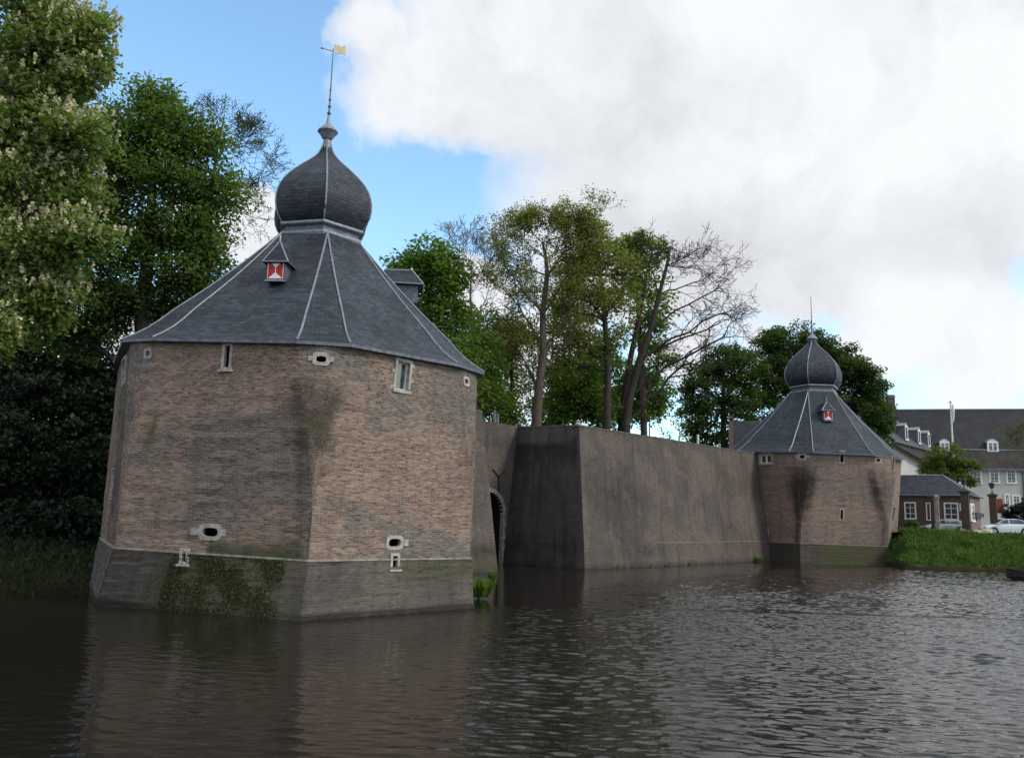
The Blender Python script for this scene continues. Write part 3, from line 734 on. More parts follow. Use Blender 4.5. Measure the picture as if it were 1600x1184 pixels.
            b = MB(); np_ = op[6] if len(op) > 6 else 1; cw = w/np_
            for q in range(np_):
                cc = c+r*(-w/2+cw*(q+.5)); bars(b, cc-n*.16, ax, cw-.14*w, h-.14*w*1.2, .07*w, -.03, .04)
            b.build('casement', m_white, f)
            b = MB(); b.box(c-n*.2, (w, .02, h), ax); b.build('pane', m_glass, f)
        elif kd == 'blind':       # long pale frame on the narrow side
            b = MB(); bars(b, c, ax, w-.006, h-.006, th, -.1, .04); f = b.build('window_frame', T['stone'], root)
            b = MB(); b.box(c-n*.12, (w, .02, h), ax); b.build('pane', m_glass, f)
    for o_, cm in ((wall, cut), (plinth, cutp)):
        if cm.f:
            ck = cm.build('cutter', [m_black, m_black], merge=True)
            apply_cut(o_, ck); bpy.data.objects.remove(ck)
    # string course, thin pale stone line
    b = MB(); pts, tg = ring(0, False)
    for i in range(len(pts)):
        p, q = pts[i], pts[(i+1) % len(pts)]; o1 = (p-ctr); o1.z = 0; o1.normalize(); o2 = (q-ctr); o2.z = 0; o2.normalize()
        if any(((p+q)/2-w_).length < r_ for w_, r_ in T['_gaps']) : continue
        A, B_, C, D = p+o1*.075, q+o2*.075, q+o2*.075+Vector((0, 0, .055)), p+o1*.075+Vector((0, 0, .055))
        E_, F_ = q-o2*.05+Vector((0, 0, .055)), p-o1*.05+Vector((0, 0, .055)); G_, H_ = q-o2*.05, p-o1*.05
        b.face([A, B_, C, D]); b.face([D, C, E_, F_]); b.face([H_, G_, B_, A])
    b.build('string_course', m_stone_d, root)
    # roof: flared slate pyramid with chamfer facets
    b = MB(); hips = MB(); NT = 14
    def rp(e, nkp, t):
        out = (e-ctr); out.z = 0; out.normalize(); ee = e+out*.27*(T['Re']/6.5)-Vector((0, 0, .10))
        zt = .80*t+.20*t*t
        zt -= .030*(1-t)**6*0
        q = ee.lerp(nkp, t); q.z = ee.z+(nkp.z-ee.z)*(zt-.022*sin(min(1, t/.3)*pi)); return q
    def facet(e0, n0, e1, n1, off):
        mid = (e1-e0).normalized()
        for i in range(NT):
            t0, t1 = i/NT, (i+1)/NT
            a, b_, c_, d_ = rp(e0, n0, t0), rp(e1, n1, t0), rp(e1, n1, t1), rp(e0, n0, t1)
            m0 = (a+b_)/2; L0 = (rp(e0, n0, 0)+rp(e1, n1, 0))/2
            v0 = (m0-L0).length; v1 = ((c_+d_)/2-L0).length
            uu = lambda p, m: (p-m).dot(mid)+off
            b.face([a, b_, c_, d_], [(uu(a, m0), v0), (uu(b_, m0), v0), (uu(c_, (c_+d_)/2), v1), (uu(d_, (c_+d_)/2), v1)])
    for k in K:
        facet(Em[k], Np[k], Ep[k], Np[k]+(Np[nk(k+1)]-Np[k])*.02, k*13.)
        facet(Ep[k], Np[k]+(Np[nk(k+1)]-Np[k])*.02, Em[nk(k+1)], Np[nk(k+1)], k*13.+5)
        for e in (Em[k], Ep[k]): hips.tube([rp(e, Np[k], i/NT)+Vector((0, 0, .015)) for i in range(NT+1)], .038*T['Re']/6.5*T.get('hipw', 1), 5)
    roof = b.build('roof', T['slate'], root)
    hips.build('hip_flashing', m_lead, roof)
    # gutter board and dark soffit under the overhang
    b = MB(); so2 = []
    for k in K: so2 += [Em[k], Ep[k]]
    for i in range(len(so2)):
        p, q = so2[i], so2[(i+1) % len(so2)]; P = rp(p, p, 0); Q = rp(q, q, 0)
        dz = Vector((0, 0, .11)); i1 = (ctr-p); i1.z = 0; i1.normalize(); i2 = (ctr-q); i2.z = 0; i2.normalize()
        b.face([P-dz, Q-dz, Q-Vector((0, 0, .004)), P-Vector((0, 0, .004))]); b.face([P-dz, P-dz+i1*.5, Q-dz+i2*.5, Q-dz])
    b.build('gutter', m_leadd, roof)
    # onion dome on its neck
    nc = sum((Np[k] for k in K), Vector())/6; s = T['Rn']/1.692
    zc = nc.z; hx = [(p-nc) for p in (Np[k] for k in K)]
    def hexlathe(b, prof, mi=0):
        for i in range(len(prof)-1):
            (r0, z0), (r1, z1) = prof[i], prof[i+1]
            for q in range(6):
                a, c_ = base_a+(q-3)*pi/3, base_a+(q-2)*pi/3
                P = lambda ang, r_, z_: Vector((nc.x+r_*cos(ang), nc.y+r_*sin(ang), zc+z_))
                w0, w1 = r0/2, r1/2
                b.face([P(a, r0, z0), P(c_, r0, z0), P(c_, r1, z1), P(a, r1, z1)], [(-w0+q*9, z0*1.1), (w0+q*9, z0*1.1), (w1+q*9, z1*1.1), (-w1+q*9, z1*1.1)], mi)
    b = MB(); hexlathe(b, [(1.74*s, -.12*s), (1.78*s, -.02*s), (1.78*s, .06*s), (1.66*s, .08*s)]); b.build('neck_flashing', m_lead, root)
    b = MB(); hexlathe(b, [(1.64*s, .0), (1.64*s, .34*s)]); b.build('neck', m_leadd, root)
    b = MB(); hexlathe(b, [(1.64*s, .30*s), (1.80*s, .32*s), (1.84*s, .36*s), (1.84*s, .44*s), (1.78*s, .46*s)]); b.build('dome_rim', m_lead, root)
    ctrl = [(0.40, 1.74), (.62, 1.93), (.95, 2.08), (1.35, 2.13), (1.75, 2.07), (2.15, 1.90), (2.5, 1.64), (2.85, 1.30), (3.15, .98), (3.4, .70), (3.6, .50), (3.85, .32), (4.15, .20), (4.45, .13)]
    prof = []
    for i in range(len(ctrl)-1):
        p0 = ctrl[max(i-1, 0)]; p1 = ctrl[i]; p2 = ctrl[i+1]; p3 = ctrl[min(i+2, len(ctrl)-1)]
        for q in range(3):
            t = q/3; f = lambda j: .5*((2*p1[j])+(-p0[j]+p2[j])*t+(2*p0[j]-5*p1[j]+4*p2[j]-p3[j])*t*t+(-p0[j]+3*p1[j]-3*p2[j]+p3[j])*t**3)
            prof.append((f(1)*s, f(0)*s))
    prof.append((ctrl[-1][1]*s, ctrl[-1][0]*s))
    b = MB(); b.face([Vector((nc.x+1.78*s*cos(base_a+q*pi/3), nc.y+1.78*s*sin(base_a+q*pi/3), zc+.45*s)) for q in range(6)]); hexlathe(b, prof); dome = b.build('onion_dome', T['slate'], root)
    b = MB()
    for q in range(6):
        a = base_a+q*pi/3; b.tube([(nc.x+r_*cos(a), nc.y+r_*sin(a), zc+z_) for r_, z_ in prof[::2]], .034*s, 5)
    b.build('rib_flashing', m_lead, dome)
    zb = T['zball']; fb = MB(); cc = Vector((nc.x, nc.y, 0)); z1 = zc+4.4*s
    fb.lathe(cc, [(.22*s, zc+3.95*s), (.15*s, z1), (.13*s, zb-.36*s), (.20*s, zb-.30*s), (.33*s, zb-.10*s), (.42*s, zb), (.36*s, zb+.10*s), (.22*s, zb+.24*s), (.10*s, zb+.36*s), (.05*s, zb+.7*s), (.05*s, zb+.75*s)], 14)
    fin = fb.build('finial', m_lead, root)
    b = MB(); zt = T['ztop']
    b.tube([(cc.x, cc.y, zb+.3*s), (cc.x, cc.y, zb+(zt-zb)*.5), (cc.x, cc.y, zt)], [.045*s, .03*s, .018*s], 6)
    for f_, rr_ in ((.22, .085), (.30, .07), (.38, .06), (.5, .045)):
        z_ = zb+(zt-zb)*f_; b.lathe(cc, [(0, z_-rr_*s*1.2), (rr_*s, z_-.02), (rr_*s, z_+.02), (0, z_+rr_*s*1.2)], 8)
    b.build('spire_rod', m_leadd, fin)
    if T.get('vane'):
        vd = Vector((.97, -.2, 0)).normalized(); e = Vector((cc.x, cc.y, zt)); b = MB(); up = Vector((0, 0, 1))
        ax = (vd, up.cross(vd), up)
        b.tube([e-vd*.52+up*.05, e-up*.14], .016, 5); b.lathe(e-vd*.52+up*.05, [(0, -.05), (.05, 0), (0, .05)], 6)
        v = b.build('vane_pointer', m_iron, fin)
        b = MB(); P = lambda x, z: e+vd*x+up*z
        out = [P(.02, .18), P(.26, .10), P(.30, .02), P(.56, .08), P(.56, -.36), P(.38, -.28), P(.06, -.22)]
        for sgn in (1, -1):
            q = [p+ax[1]*.012*sgn for p in out]; b.face(q if sgn > 0 else q[::-1])
        for i in range(len(out)):
            p, q = out[i], out[(i+1) % len(out)]; b.face([p+ax[1]*.012, p-ax[1]*.012, q-ax[1]*.012, q+ax[1]*.012])
        b.build('vane_flag', m_gold, fin)
    return root, dict(Bp=Bp, Sp=Sp, Em=Em, Ep=Ep, Np=Np, nc=nc, base_a=base_a, ctr=ctr, rp=rp)

def gauss(x, m, s): return math.exp(-((x-m)/s)**2)
def stain_shade1(k, d, z, plinth):
    moss = soot_shade = 0.
    if not plinth:
        if k == 0:
            w_ = .22+.28*gauss(z, 6.6, 1.6)+.08*sin(z*5); soot_shade = .82*gauss(d, -.16, w_*.85)*(gauss(z, 5.6, 2.3) if z < 7.2 else gauss(z, 7.2, .25)*.7)
            moss = max(moss, .66*gauss(d, .18+.1*sin(z*4), .36)*gauss(z, 5.6, 1.9))
            soot_shade = max(soot_shade, .6*gauss(d, -.25, .16)*(1 if z < 5 else 0))
        if k == -1: moss = max(moss, .75*gauss(d, .55, .32)*gauss(z, 5.6, 1.35)); 
        if k == -1 and d < 0: soot_shade = .5  # narrow left face: its shade is painted in as darkening
        if k == 1: soot_shade = max(soot_shade, .5*gauss(d, -.15, .3)*gauss(z, 5.2, 2.0)); moss = max(moss, .3*gauss(d, -.2, .3)*gauss(z, 6.3, 1.))
        if -4 < d < 0 and k == 0 or (k == -1 and d > 3.2): moss = max(moss, .85*(1-min(1, max(0, (z-1.9)/.8))))
        if k == 0 and 0 <= d < 3: moss = max(moss, .35*(1-min(1, max(0, (z-1.9)/1.0))))
        soot_shade = max(soot_shade, .25*(1-min(1, abs(z-8.9)/.5)))  # darker band just below the eaves line
    else:
        if (k == 0 and -4.2 < d < -.9) or (k == -1 and d > 1.8): moss = .95*(1-.5*gauss(z, .0, .4)); soot_shade = .5
        elif k == 0 and -1.0 <= d < 0: moss = .5; soot_shade = .35
        elif k == -1 and 0 <= d <= 1.8: soot_shade = .35; moss = .2
        elif k == 0 and 0 <= d < 2.2: soot_shade = .35*gauss(z, 1.0, .7); moss = .25
        elif k == 1: moss = .45*gauss(z, 1.4, .5)+.2
        moss = max(moss, .4*gauss(z, .25, .25))
        if z < .22: soot_shade = max(soot_shade, .9)
    return moss, soot_shade
T1 = dict(name='fort_tower', label='large near brick tower with slate roof, onion dome and gilded weather vane', c=(-7.923, 33.394, .041), Rb=7.126, Rs=6.808, zs=1.756, Re=6.494, de=.137, ze=8.778, Rn=1.692, zn=13.834,
    zball=18.62, ztop=22.35, vane=True, stain_shade=stain_shade1, brick=m_brick, plinth_mat=m_plinth, slate=m_slate, stone=m_stone, _gaps=[],
    basex={-2: 144}, base={-1: (150, 945), 0: (468, 970), 1: (740, 950)}, string={-2: (157, 841), -1: (180, 857), 0: (481, 877), 1: (735, 873)},
    eave={(-2, -1): (187, 578), (-2, 1): (187.5, 562), (-1, -1): (205, 527), (-1, 1): (250, 525), (0, -1): (465, 529), (0, 1): (545, 534), (1, -1): (705, 564), (1, 1): (746, 577)},
    neck={-1: (444, 360.6), 0: (512, 363), 1: (562, 381)},
    openings=[('port', 228, 548, 235, 557, .085), ('slit', 351, 540, 359, 574, .10), ('port', 494, 556, 510, 566, .11, ((1, .12), (-1, .14))),
        ('window', 619, 565, 639, 610, .10), ('port', 725.5, 592, 731, 600, .085), ('port', 316, 824, 341, 838, .12, ((-1, .3), (1, .16)), None),
        ('slit_low', 285, 861, 291, 877, .10), ('port', 607, 841, 626, 854, .10, ((1, .22),)), ('slit_low', 613, 868, 621, 886, .09),
        ('blind', 191.5, 562, 196.5, 598, .07), ('blind', 174.5, 734, 177.5, 778, .05)])
T1['openings'] = [tuple(x for x in o if x is not None) if len(o) > 7 and o[7] is None else o for o in T1['openings']]
root1, G1 = tower(T1)
def stain2(k, d, z, plinth):
    moss = soot_shade = 0.
    if not plinth:
        if k == 0: soot_shade = 1.0*gauss(d, -.1, .75+max(0, z-5)*.1)*gauss(z, 6.6, 3.2)*(1 if z < 9 else gauss(z, 9, .4)); soot_shade = max(soot_shade, .85*gauss(d, -.35, .32)*(1 if z < 7 else 0))
        if k == 1: soot_shade = 1.0*gauss(d, -.5, .6)*gauss(z, 6.6, 2.6)*(1 if z < 8.8 else gauss(z, 8.8, .4)); soot_shade = max(soot_shade, .6*gauss(d, -.4, .3)*(1 if z < 7 else 0))
        if k in (0, 1): 
            dd = d-4.2 if k == 0 else d+4.2
            soot_shade = max(soot_shade, .55*gauss(dd, -.3, .55)*gauss(z, 7.0, 2.4))
        if k == -1: soot_shade = max(soot_shade, .45*gauss(d, 1.2, 1.6))
    else:
        soot_shade = .55; moss = .35
        if k == 0 and d > 2 or k == 1 and d < -1.2: moss = .8
    return moss, soot_shade
T2 = dict(name='fort_tower', label='smaller looking far brick tower with onion dome at the end of the long wall', c=(32.138, 90.863, -.175), Rb=8.471, Rs=8.166, zs=1.806, Re=8.569, de=.164, ze=10.789, Rn=2.424, zn=17.486,
    zball=23.4, ztop=28.2, stain_shade=stain2, brick=m_brick2, plinth_mat=m_plinth, slate=m_slate, stone=m_stone, _gaps=[], hipw=1.0,
    base={0: (1250.5, 880), 1: (1391.8, 884)}, string={0: (1250.5, 849), 1: (1386, 854)},
    eave={(-1, -1): (1143, 702.5), (-1, 1): (1156, 703.5), (0, -1): (1234.6, 704), (0, 1): (1271, 705), (1, -1): (1362, 709), (1, 1): (1403, 716)},
    neck={-1: (1237.5, 610.6), 0: (1262.5, 610.8), 1: (1302.6, 612.4)},
    openings=[('window', 1187.5, 710, 1205, 724, .16, 2), ('port', 1249.5, 711, 1257, 716, .2, ((1, .25), (-1, .25))), ('slit', 1313, 705.5, 1318, 722, .10), ('port', 1369.5, 716.5, 1375.5, 721, .2),
        ('slit', 1313.3, 796, 1317.3, 811, .12), ('port', 1191.5, 827, 1199.5, 835, .16), ('blind', 1393.5, 713, 1397, 734, .06), ('blind', 1394, 792, 1397.5, 813, .06)])
root2, G2 = tower(T2)
# dormers
def on_facet(G, k, px, py):
    e0, e1 = G['Ep'][k], G['Em'][(k+4) % 6-3]; n0, n1 = G['Np'][k], G['Np'][(k+4) % 6-3]
    nn = (e1-e0).cross(n0-e0).normalized()
    if nn.z < 0: nn = -nn
    O = Vector((0, 0, EYE)); d = ray(px, py); t = (e0-O).dot(nn)/d.dot(nn); return O+d*t, nn
P, nn = on_facet(G1, -1, 431, 439); dormer(root1, P+Vector((nn.x, nn.y, 0)).normalized()*.05, (nn.x+.10, nn.y), .66, .66, .85, finial=.3)
P, nn = on_facet(G2, 0, 1294, 657); dormer(root2, P+Vector((nn.x, nn.y, 0)).normalized()*.05, (nn.x, nn.y), .95, 1.0, .95, finial=.5)
a = G1['base_a']+pi/3*1.5; nd = Vector((cos(a), sin(a), 0)); m = (G1['Ep'][1]+G1['Em'][2])/2; mt = (G1['Np'][1]+G1['Np'][2])/2
Pf = at(652, 478, m.y-.5); dormer(root1, Pf, (nd.x, nd.y*.4), 1.0, .75, .75, finial=.12, shutter=False)

# ------------------------------------------------------------------ curtain wall, gate wall and flank wall
def panel(b, p00, p10, p11, p01, nu, nv, mi=0, u0=0.):
    W_ = (Vector(p10)-Vector(p00)).length; H_ = (Vector(p01)-Vector(p00)).length
    P = lambda i, j: (Vector(p00).lerp(p10, i/nu)).lerp(Vector(p01).lerp(p11, i/nu), j/nv)
    for i in range(nu):
        for j in range(nv):
            z0, z1 = P(i, j).z, P(i, j+1).z
            b.face([P(i, j), P(i+1, j), P(i+1, j+1), P(i, j+1)], [(u0+W_*i/nu, P(i, j).z), (u0+W_*(i+1)/nu, P(i+1, j).z), (u0+W_*(i+1)/nu, P(i+1, j+1).z), (u0+W_*i/nu, P(i, j+1).z)], mi)
def ext(p0, p1, t): return Vector(p0)+(Vector(p1)-Vector(p0))*t
K0 = onz(914, 890, 0); KT = at(905, 666, 61.4); L0 = onz(785, 880, 0); LT = at(808, 668, 67.4)
R0 = onz(1175, 878, 0); RT = at(1155, 705, 84.2); R0e = ext(K0, R0, 1.22); RTe = ext(KT, RT, 1.2)
low = lambda b0, t0: ext(t0, b0, 1.1)
K1, L1, R1 = low(K0, KT), low(L0, LT), low(R0e, RTe)
L1e = ext(K1, L1, 1.15); LTe = ext(KT, LT, 1.1)
b = MB()
panel(b, K1, R1, RTe, KT, 60, 22, 0)
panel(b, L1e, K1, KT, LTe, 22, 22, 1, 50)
inn = Vector((-.72, .69, 0))*0+Vector((-2.6, 2.2, 0)); KTi = KT+Vector((-.1, 3.2, 0)); RTi = RTe+Vector((-2.2, 1.8, 0)); LTi = LTe+Vector((2.0, 2.0, 0))
panel(b, KT, RTe, RTi, KTi, 30, 2, 0, 100); panel(b, LTe, KT, KTi, LTi, 10, 2, 0, 130)
panel(b, RTi-Vector((0, 0, 11)), KTi-Vector((0, 0, 11)), KTi, RTi, 10, 4); panel(b, KTi-Vector((0, 0, 11)), LTi-Vector((0, 0, 11)), LTi, KTi, 6, 4)
panel(b, LTi-Vector((0, 0, 11)), L1e, LTe, LTi, 3, 6)
def wstain_shade(v):
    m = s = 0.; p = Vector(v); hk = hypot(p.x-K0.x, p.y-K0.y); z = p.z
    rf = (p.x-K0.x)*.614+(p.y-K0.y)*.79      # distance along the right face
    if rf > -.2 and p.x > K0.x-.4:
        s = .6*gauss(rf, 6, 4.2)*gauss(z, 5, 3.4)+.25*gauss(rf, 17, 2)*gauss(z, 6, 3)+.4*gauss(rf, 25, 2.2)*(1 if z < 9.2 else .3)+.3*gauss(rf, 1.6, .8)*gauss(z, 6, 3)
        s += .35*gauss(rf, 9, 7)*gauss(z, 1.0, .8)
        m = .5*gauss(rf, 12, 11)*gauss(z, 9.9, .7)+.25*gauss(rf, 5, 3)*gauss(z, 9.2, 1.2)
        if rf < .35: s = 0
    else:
        s = .42+.35*gauss(z, 8.4, 1.2) if z < 9.0 else .28  # left face toned down all over: staining plus its painted shade
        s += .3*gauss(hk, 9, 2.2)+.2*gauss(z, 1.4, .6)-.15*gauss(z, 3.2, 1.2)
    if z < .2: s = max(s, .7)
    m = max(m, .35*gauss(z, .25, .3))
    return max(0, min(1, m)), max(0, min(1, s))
st = [wstain_shade(v) for v in b.v]
cw = tag(b.build('curtain_wall', [m_wall, m_walld], attrs={'moss': [q[0] for q in st], 'soot_shade': [q[1] for q in st]}), 'long battered brick wall between the dark corner and the far tower', 'wall')
on = lambda t, z: (lambda q: q)(ext(K0, R0e, t)).lerp(ext(KT, RTe, t), z/10.2)
b = MB(); out = Vector((.79, -.614, 0))
p, q = on(.30, 1.82), on(1, 1.86); b.face([p+out*.02, q+out*.02, q+out*.02+Vector((0, 0, .035)), p+out*.02+Vector((0, 0, .035))]); b.face([p+out*.02+Vector((0, 0, .05)), q+out*.02+Vector((0, 0, .05)), q-out*.1+Vector((0, 0, .05)), p-out*.1+Vector((0, 0, .05))])
b.build('string_course', m_stone_d, cw)
# coping: thin stone slabs along the top edge, slightly proud
b = MB()
for A_, B_, n_ in ((KT, RTe, 34), (LTe, KT, 9)):
    d_ = (B_-A_); L_ = d_.length; dn = d_.normalized(); o_ = dn.cross(Vector((0, 0, 1))).normalized(); u_ = o_.cross(dn)
    for i in range(n_):
        h = .10+.02*((i*7) % 3)/2; b.box(A_+d_*((i+.5)/n_)+u_*h/2-o_*.25, (L_/n_*.985, .58, h), (dn, -o_, u_))
b.build('coping', m_cope, cw)
b = MB(); kt = KT+Vector((-.05, .35, .12)); b.lathe(kt, [(.22, 0), (.22, .12), (.12, .2), (.17, .3), (0, .42)], 10)
b.build('corner_knob', m_stone, cw)

# gate wall, set back
gd = Vector((.66, .75, 0)).normalized(); gn = Vector((.75, -.66, 0)).normalized()
O_ = Vector((0, 0, EYE))
def gpl(px, py, off=0.):
    d = ray(px, py); t = (L0+gn*off-O_).dot(gn)/d.dot(gn); return O_+d*t
gz = gpl(780, 661).z
A0 = L0-gd*10+Vector((0, 0, -1)); B0 = L0+gd*3+Vector((0, 0, -1)); th = 4.
b = MB(); H_ = gz+1
nvv = 14
def solid(b, A0, B0, H, th, nu, nv, mi=0):
    up = Vector((0, 0, H)); bk = -gn*th
    V = {}
    def vid(p):
        key = (round(p.x, 4), round(p.y, 4), round(p.z, 4))
        if key not in V: V[key] = len(b.v); b.v.append(tuple(p))
        return V[key]
    def pan(p00, p10, p11, p01, nu, nv):
        for i in range(nu):
            for j in range(nv):
                P = lambda i, j: p00.lerp(p10, i/nu).lerp(p01.lerp(p11, i/nu), j/nv)
                q = [P(i, j), P(i+1, j), P(i+1, j+1), P(i, j+1)]
                b.f.append(tuple(vid(x) for x in q)); b.uv.append([((x-A0).dot(gd)+(x-A0).dot(gn)*.9, x.z) for x in q]); b.mi.append(mi)
    pan(A0, B0, B0+up, A0+up, nu, nv); pan(B0, B0+bk, B0+bk+up, B0+up, 4, nv); pan(B0+bk, A0+bk, A0+bk+up, B0+bk+up, nu, nv)
    pan(A0+bk, A0, A0+up, A0+bk+up, 4, nv); pan(A0+up, B0+up, B0+bk+up, A0+bk+up, nu, 4); pan(B0, A0, A0+bk, B0+bk, nu, 4)
solid(b, A0, B0, H_, th, 26, nvv)
gs = [(.1*gauss(v[2], .3, .3), max(.3*gauss(v[2], 8.7, .6), .15, .6 if v[2] < .3 else 0)) for v in b.v]
gw = tag(b.build('gate_wall', [m_wall, m_black], attrs={'moss': [q[0] for q in gs], 'soot_shade': [q[1] for q in gs]}), 'recessed grey brick wall with the arched water gate between the two wall blocks', 'gate wall')
J = gpl(786, 800); C_ = gpl(764, 768); rad = max(1.2, (J-C_).dot(gd)); cxp = J-gd*rad; zs_ = C_.z-rad
def arch_prism(b, c, r, zlow, zspring, d0, d1, n=16):
    pr = [(-r, zlow), (r, zlow)]+[(r*cos(pi*i/n), zspring+r*sin(pi*i/n)) for i in range(n+1)]
    F = lambda x, z, d: Vector((c.x, c.y, 0))+gd*x+gn*d+Vector((0, 0, z))
    f0 = [F(x, z, d1) for x, z in pr]; f1 = [F(x, z, d0) for x, z in pr]
    b.face(f0, mi=1); b.face(f1[::-1], mi=1)
    for i in range(len(pr)):
        j = (i+1) % len(pr); b.face([f0[j], f0[i], f1[i], f1[j]], mi=1)
b = MB(); arch_prism(b, cxp, rad, -.8, zs_, -3.6, .5)
ck = b.build('cutter', [m_black, m_black], merge=True); apply_cut(gw, ck); bpy.data.objects.remove(ck)
# arch ring of stone
b = MB(); F = lambda x, z, d: Vector((cxp.x, cxp.y, 0))+gd*x+gn*d+Vector((0, 0, z)); n = 18
for i in range(n):
    a0, a1 = pi*i/n+.008, pi*(i+1)/n-.008; r0, r1 = rad-.003, rad+.32
    P = lambda r, a, d: F(r*cos(a), zs_+r*sin(a), d)
    b.face([P(r1, a0, .03), P(r1, a1, .03), P(r0, a1, .03), P(r0, a0, .03)]); b.face([P(r0, a0, .03), P(r0, a1, .03), P(r0, a1, -.3), P(r0, a0, -.3)])
for i in range(8):
    z0 = zs_-(i+1)*(zs_/8)+.01; z1 = zs_-i*(zs_/8)
    w_ = .3 if i % 2 else .18
    b.box(F(rad+w_/2-.003, (z0+z1)/2, -.13), (w_, .32, z1-z0), (gd, -gn, Vector((0, 0, 1))))
b.build('arch_stones', m_stone_d, gw)
b = MB(); y0 = gpl(780, 768, .05); y1 = gpl(779.5, 745, .05); y2 = gpl(770, 733, .05); y3 = gpl(790.5, 733, .05)
b.tube([y0, y1], .045, 6); b.tube([y1, y2], [.05, .035], 6); b.tube([y1, y3], [.05, .035], 6); b.build('wall_anchor', m_iron, gw)
# wooden doors deep in the archway
b = MB()
for i in range(9):
    b.box(F(-rad+rad*2*(i+.5)/9, 2.2, -3.3), (rad*2/9*.94, .08, 4.4), (gd, -gn, Vector((0, 0, 1))))
b.build('gate_door', m_barkg, gw)

# flank wall beside the near tower
M0 = onz(778, 893, 0); MT = at(753, 641, 56.0); fd = Vector((.614, .79, 0)).normalized(); fn = Vector((.79, -.614, 0))
M1 = ext(MT, M0, 1.1); E1 = M1-fd*16; ET = MT-fd*16
b = MB(); panel(b, E1, M1, MT, ET, 50, 20); bk = Vector((-2.4, 2.6, 0))
panel(b, M1, M1+bk*2.6, MT+bk*2.6, MT, 10, 14, 0, 40); panel(b, ET, MT, MT+bk, ET+bk, 20, 2, 0, 60)
panel(b, M1+bk*2.6, E1+bk, ET+bk, MT+bk*2.6, 8, 8); panel(b, MT, MT+bk*2.6, MT+bk*2.6+Vector((-1, -1.2, 0)), MT+bk, 4, 2)
fs = [(.5*gauss(v[2], .5, .5)+.2, .15+.6*gauss(v[2], 1.2, .6)+(.5 if v[2] < .2 else 0)) for v in b.v]
tag(b.build('flank_wall', [m_wall], attrs={'moss': [q[0] for q in fs], 'soot_shade': [q[1] for q in fs]}), 'narrow battered brick wall close behind the right side of the near tower', 'wall')
# posts on the walls
for px, py0, py1, d in ((773, 643, 660, 67.5), (777.5, 648, 660, 67.8)):
    p, q = at(px, py1+2, d), at(px, py0, d); p.z = min(p.z, gz); b = MB(); b.tube([p, q], .11, 8); b.lathe(q, [(.14, -.05), (.14, .05), (0, .12)], 8)
    tag(b.build('post', m_leadd), 'taller grey post on top of the gate wall' if px < 775 else 'shorter grey post on top of the gate wall', 'post', 'grey posts on the gate wall')
p, q = at(1090.5, 696, 80.2), at(1090.5, 680, 80.2); b = MB(); b.tube([p, q], .10, 8); b.lathe(q, [(.13, -.04), (.13, .03), (0, .08)], 8)
tag(b.build('post', m_white), 'short white post standing on the long battered wall', 'post')

# ------------------------------------------------------------------ buildings on the square
def wall_frame(p0, p1):
    """axes of a wall standing from p0 to p1 (seen from outside p0 is on the left)"""
    r = Vector((p1.x-p0.x, p1.y-p0.y, 0)).normalized(); n = r.cross(Vector((0, 0, 1))); return r, n, Vector((0, 0, 1))
def quad(b, p, mi=0, vs=1., u0=0.):
    """roof or wall face with a metric uv from its first edge"""
    p = [Vector(q) for q in p]; e = (p[1]-p[0]).normalized(); nn = (p[1]-p[0]).cross(p[-1]-p[0]).normalized(); f = nn.cross(e)
    b.face(p, [((q-p[0]).dot(e)+u0, (q-p[0]).dot(f)*vs) for q in p], mi)
def sash(parent, c, ax, w, h, nx=2, nz=3, fr=.12, surround=True, mat=None):
    """window: white surround and bars, dark pane behind, in a shallow reveal"""
    r, n, u = ax; b = MB(); bars(b, c, ax, w-2*fr, h-2*fr, fr, -.05, .07, .06)
    for i in range(1, nx): b.box(c+r*(-w/2+w*i/nx)+n*.02, (.055, .06, h-2*fr), ax)
    for i in range(1, nz): b.box(c+u*(-h/2+h*i/nz)+n*.018, (w-2*fr, .055, .055), ax)
    f = b.build('window', mat or m_white, parent)
    b = MB(); b.box(c+n*.005, (w-fr, .02, h-fr), ax); b.build('pane', m_glass, f); return f
GV = Vector((0, 0, GZ))
m_pav = brick_mat('pavilion_brick', ((.10, .072, .058), (.125, .088, .07), (.11, .08, .065)), (.17, .15, .13), patch=.3, streak=.1, mottle=.5)
m_pav_lit = brick_mat('pavilion_lit_brick', ((.24, .18, .16), (.28, .21, .18), (.24, .18, .16)), (.25, .22, .2), patch=.3, streak=.1, mottle=.3)  # same brick in a paler colour, painting the lit side of the pavilion
# gatehouse pavilion
FR = at(1515, 774, 95); ez = FR.z; fd_ = Vector((.80, -.60, 0)); sd_ = Vector((.60, .80, 0))
FR0 = Vector((FR.x, FR.y, GZ)); FL0 = FR0-fd_*13; BR0 = FR0+sd_*6.6; BL0 = FL0+sd_*6.6
pav = empty('gatehouse_pavilion', (FR0-fd_*6+sd_*3).to_tuple(), 'low brown brick pavilion with hipped slate roof beside the far tower', 'building')
H = Vector((0, 0, ez-GZ)); b = MB()
for p, q in ((FL0, FR0), (BR0, BL0), (BL0, FL0)): quad(b, [p, q, q+H, p+H])
b.build('wall', m_pav, pav)
b = MB(); quad(b, [FR0, BR0, BR0+H, FR0+H]); b.build('side_wall', m_pav_lit, pav)
rz = at(1486, 741, 98).z-ez; R1_ = (FR0+BR0)/2-fd_*3.2+H+Vector((0, 0, rz)); R2_ = (FL0+BL0)/2+fd_*3.2+H+Vector((0, 0, rz))
oh = .3; c1, c2, c3, c4 = FL0-fd_*oh-sd_*oh+H, FR0+fd_*oh-sd_*oh+H, BR0+fd_*oh+sd_*oh+H, BL0-fd_*oh+sd_*oh+H
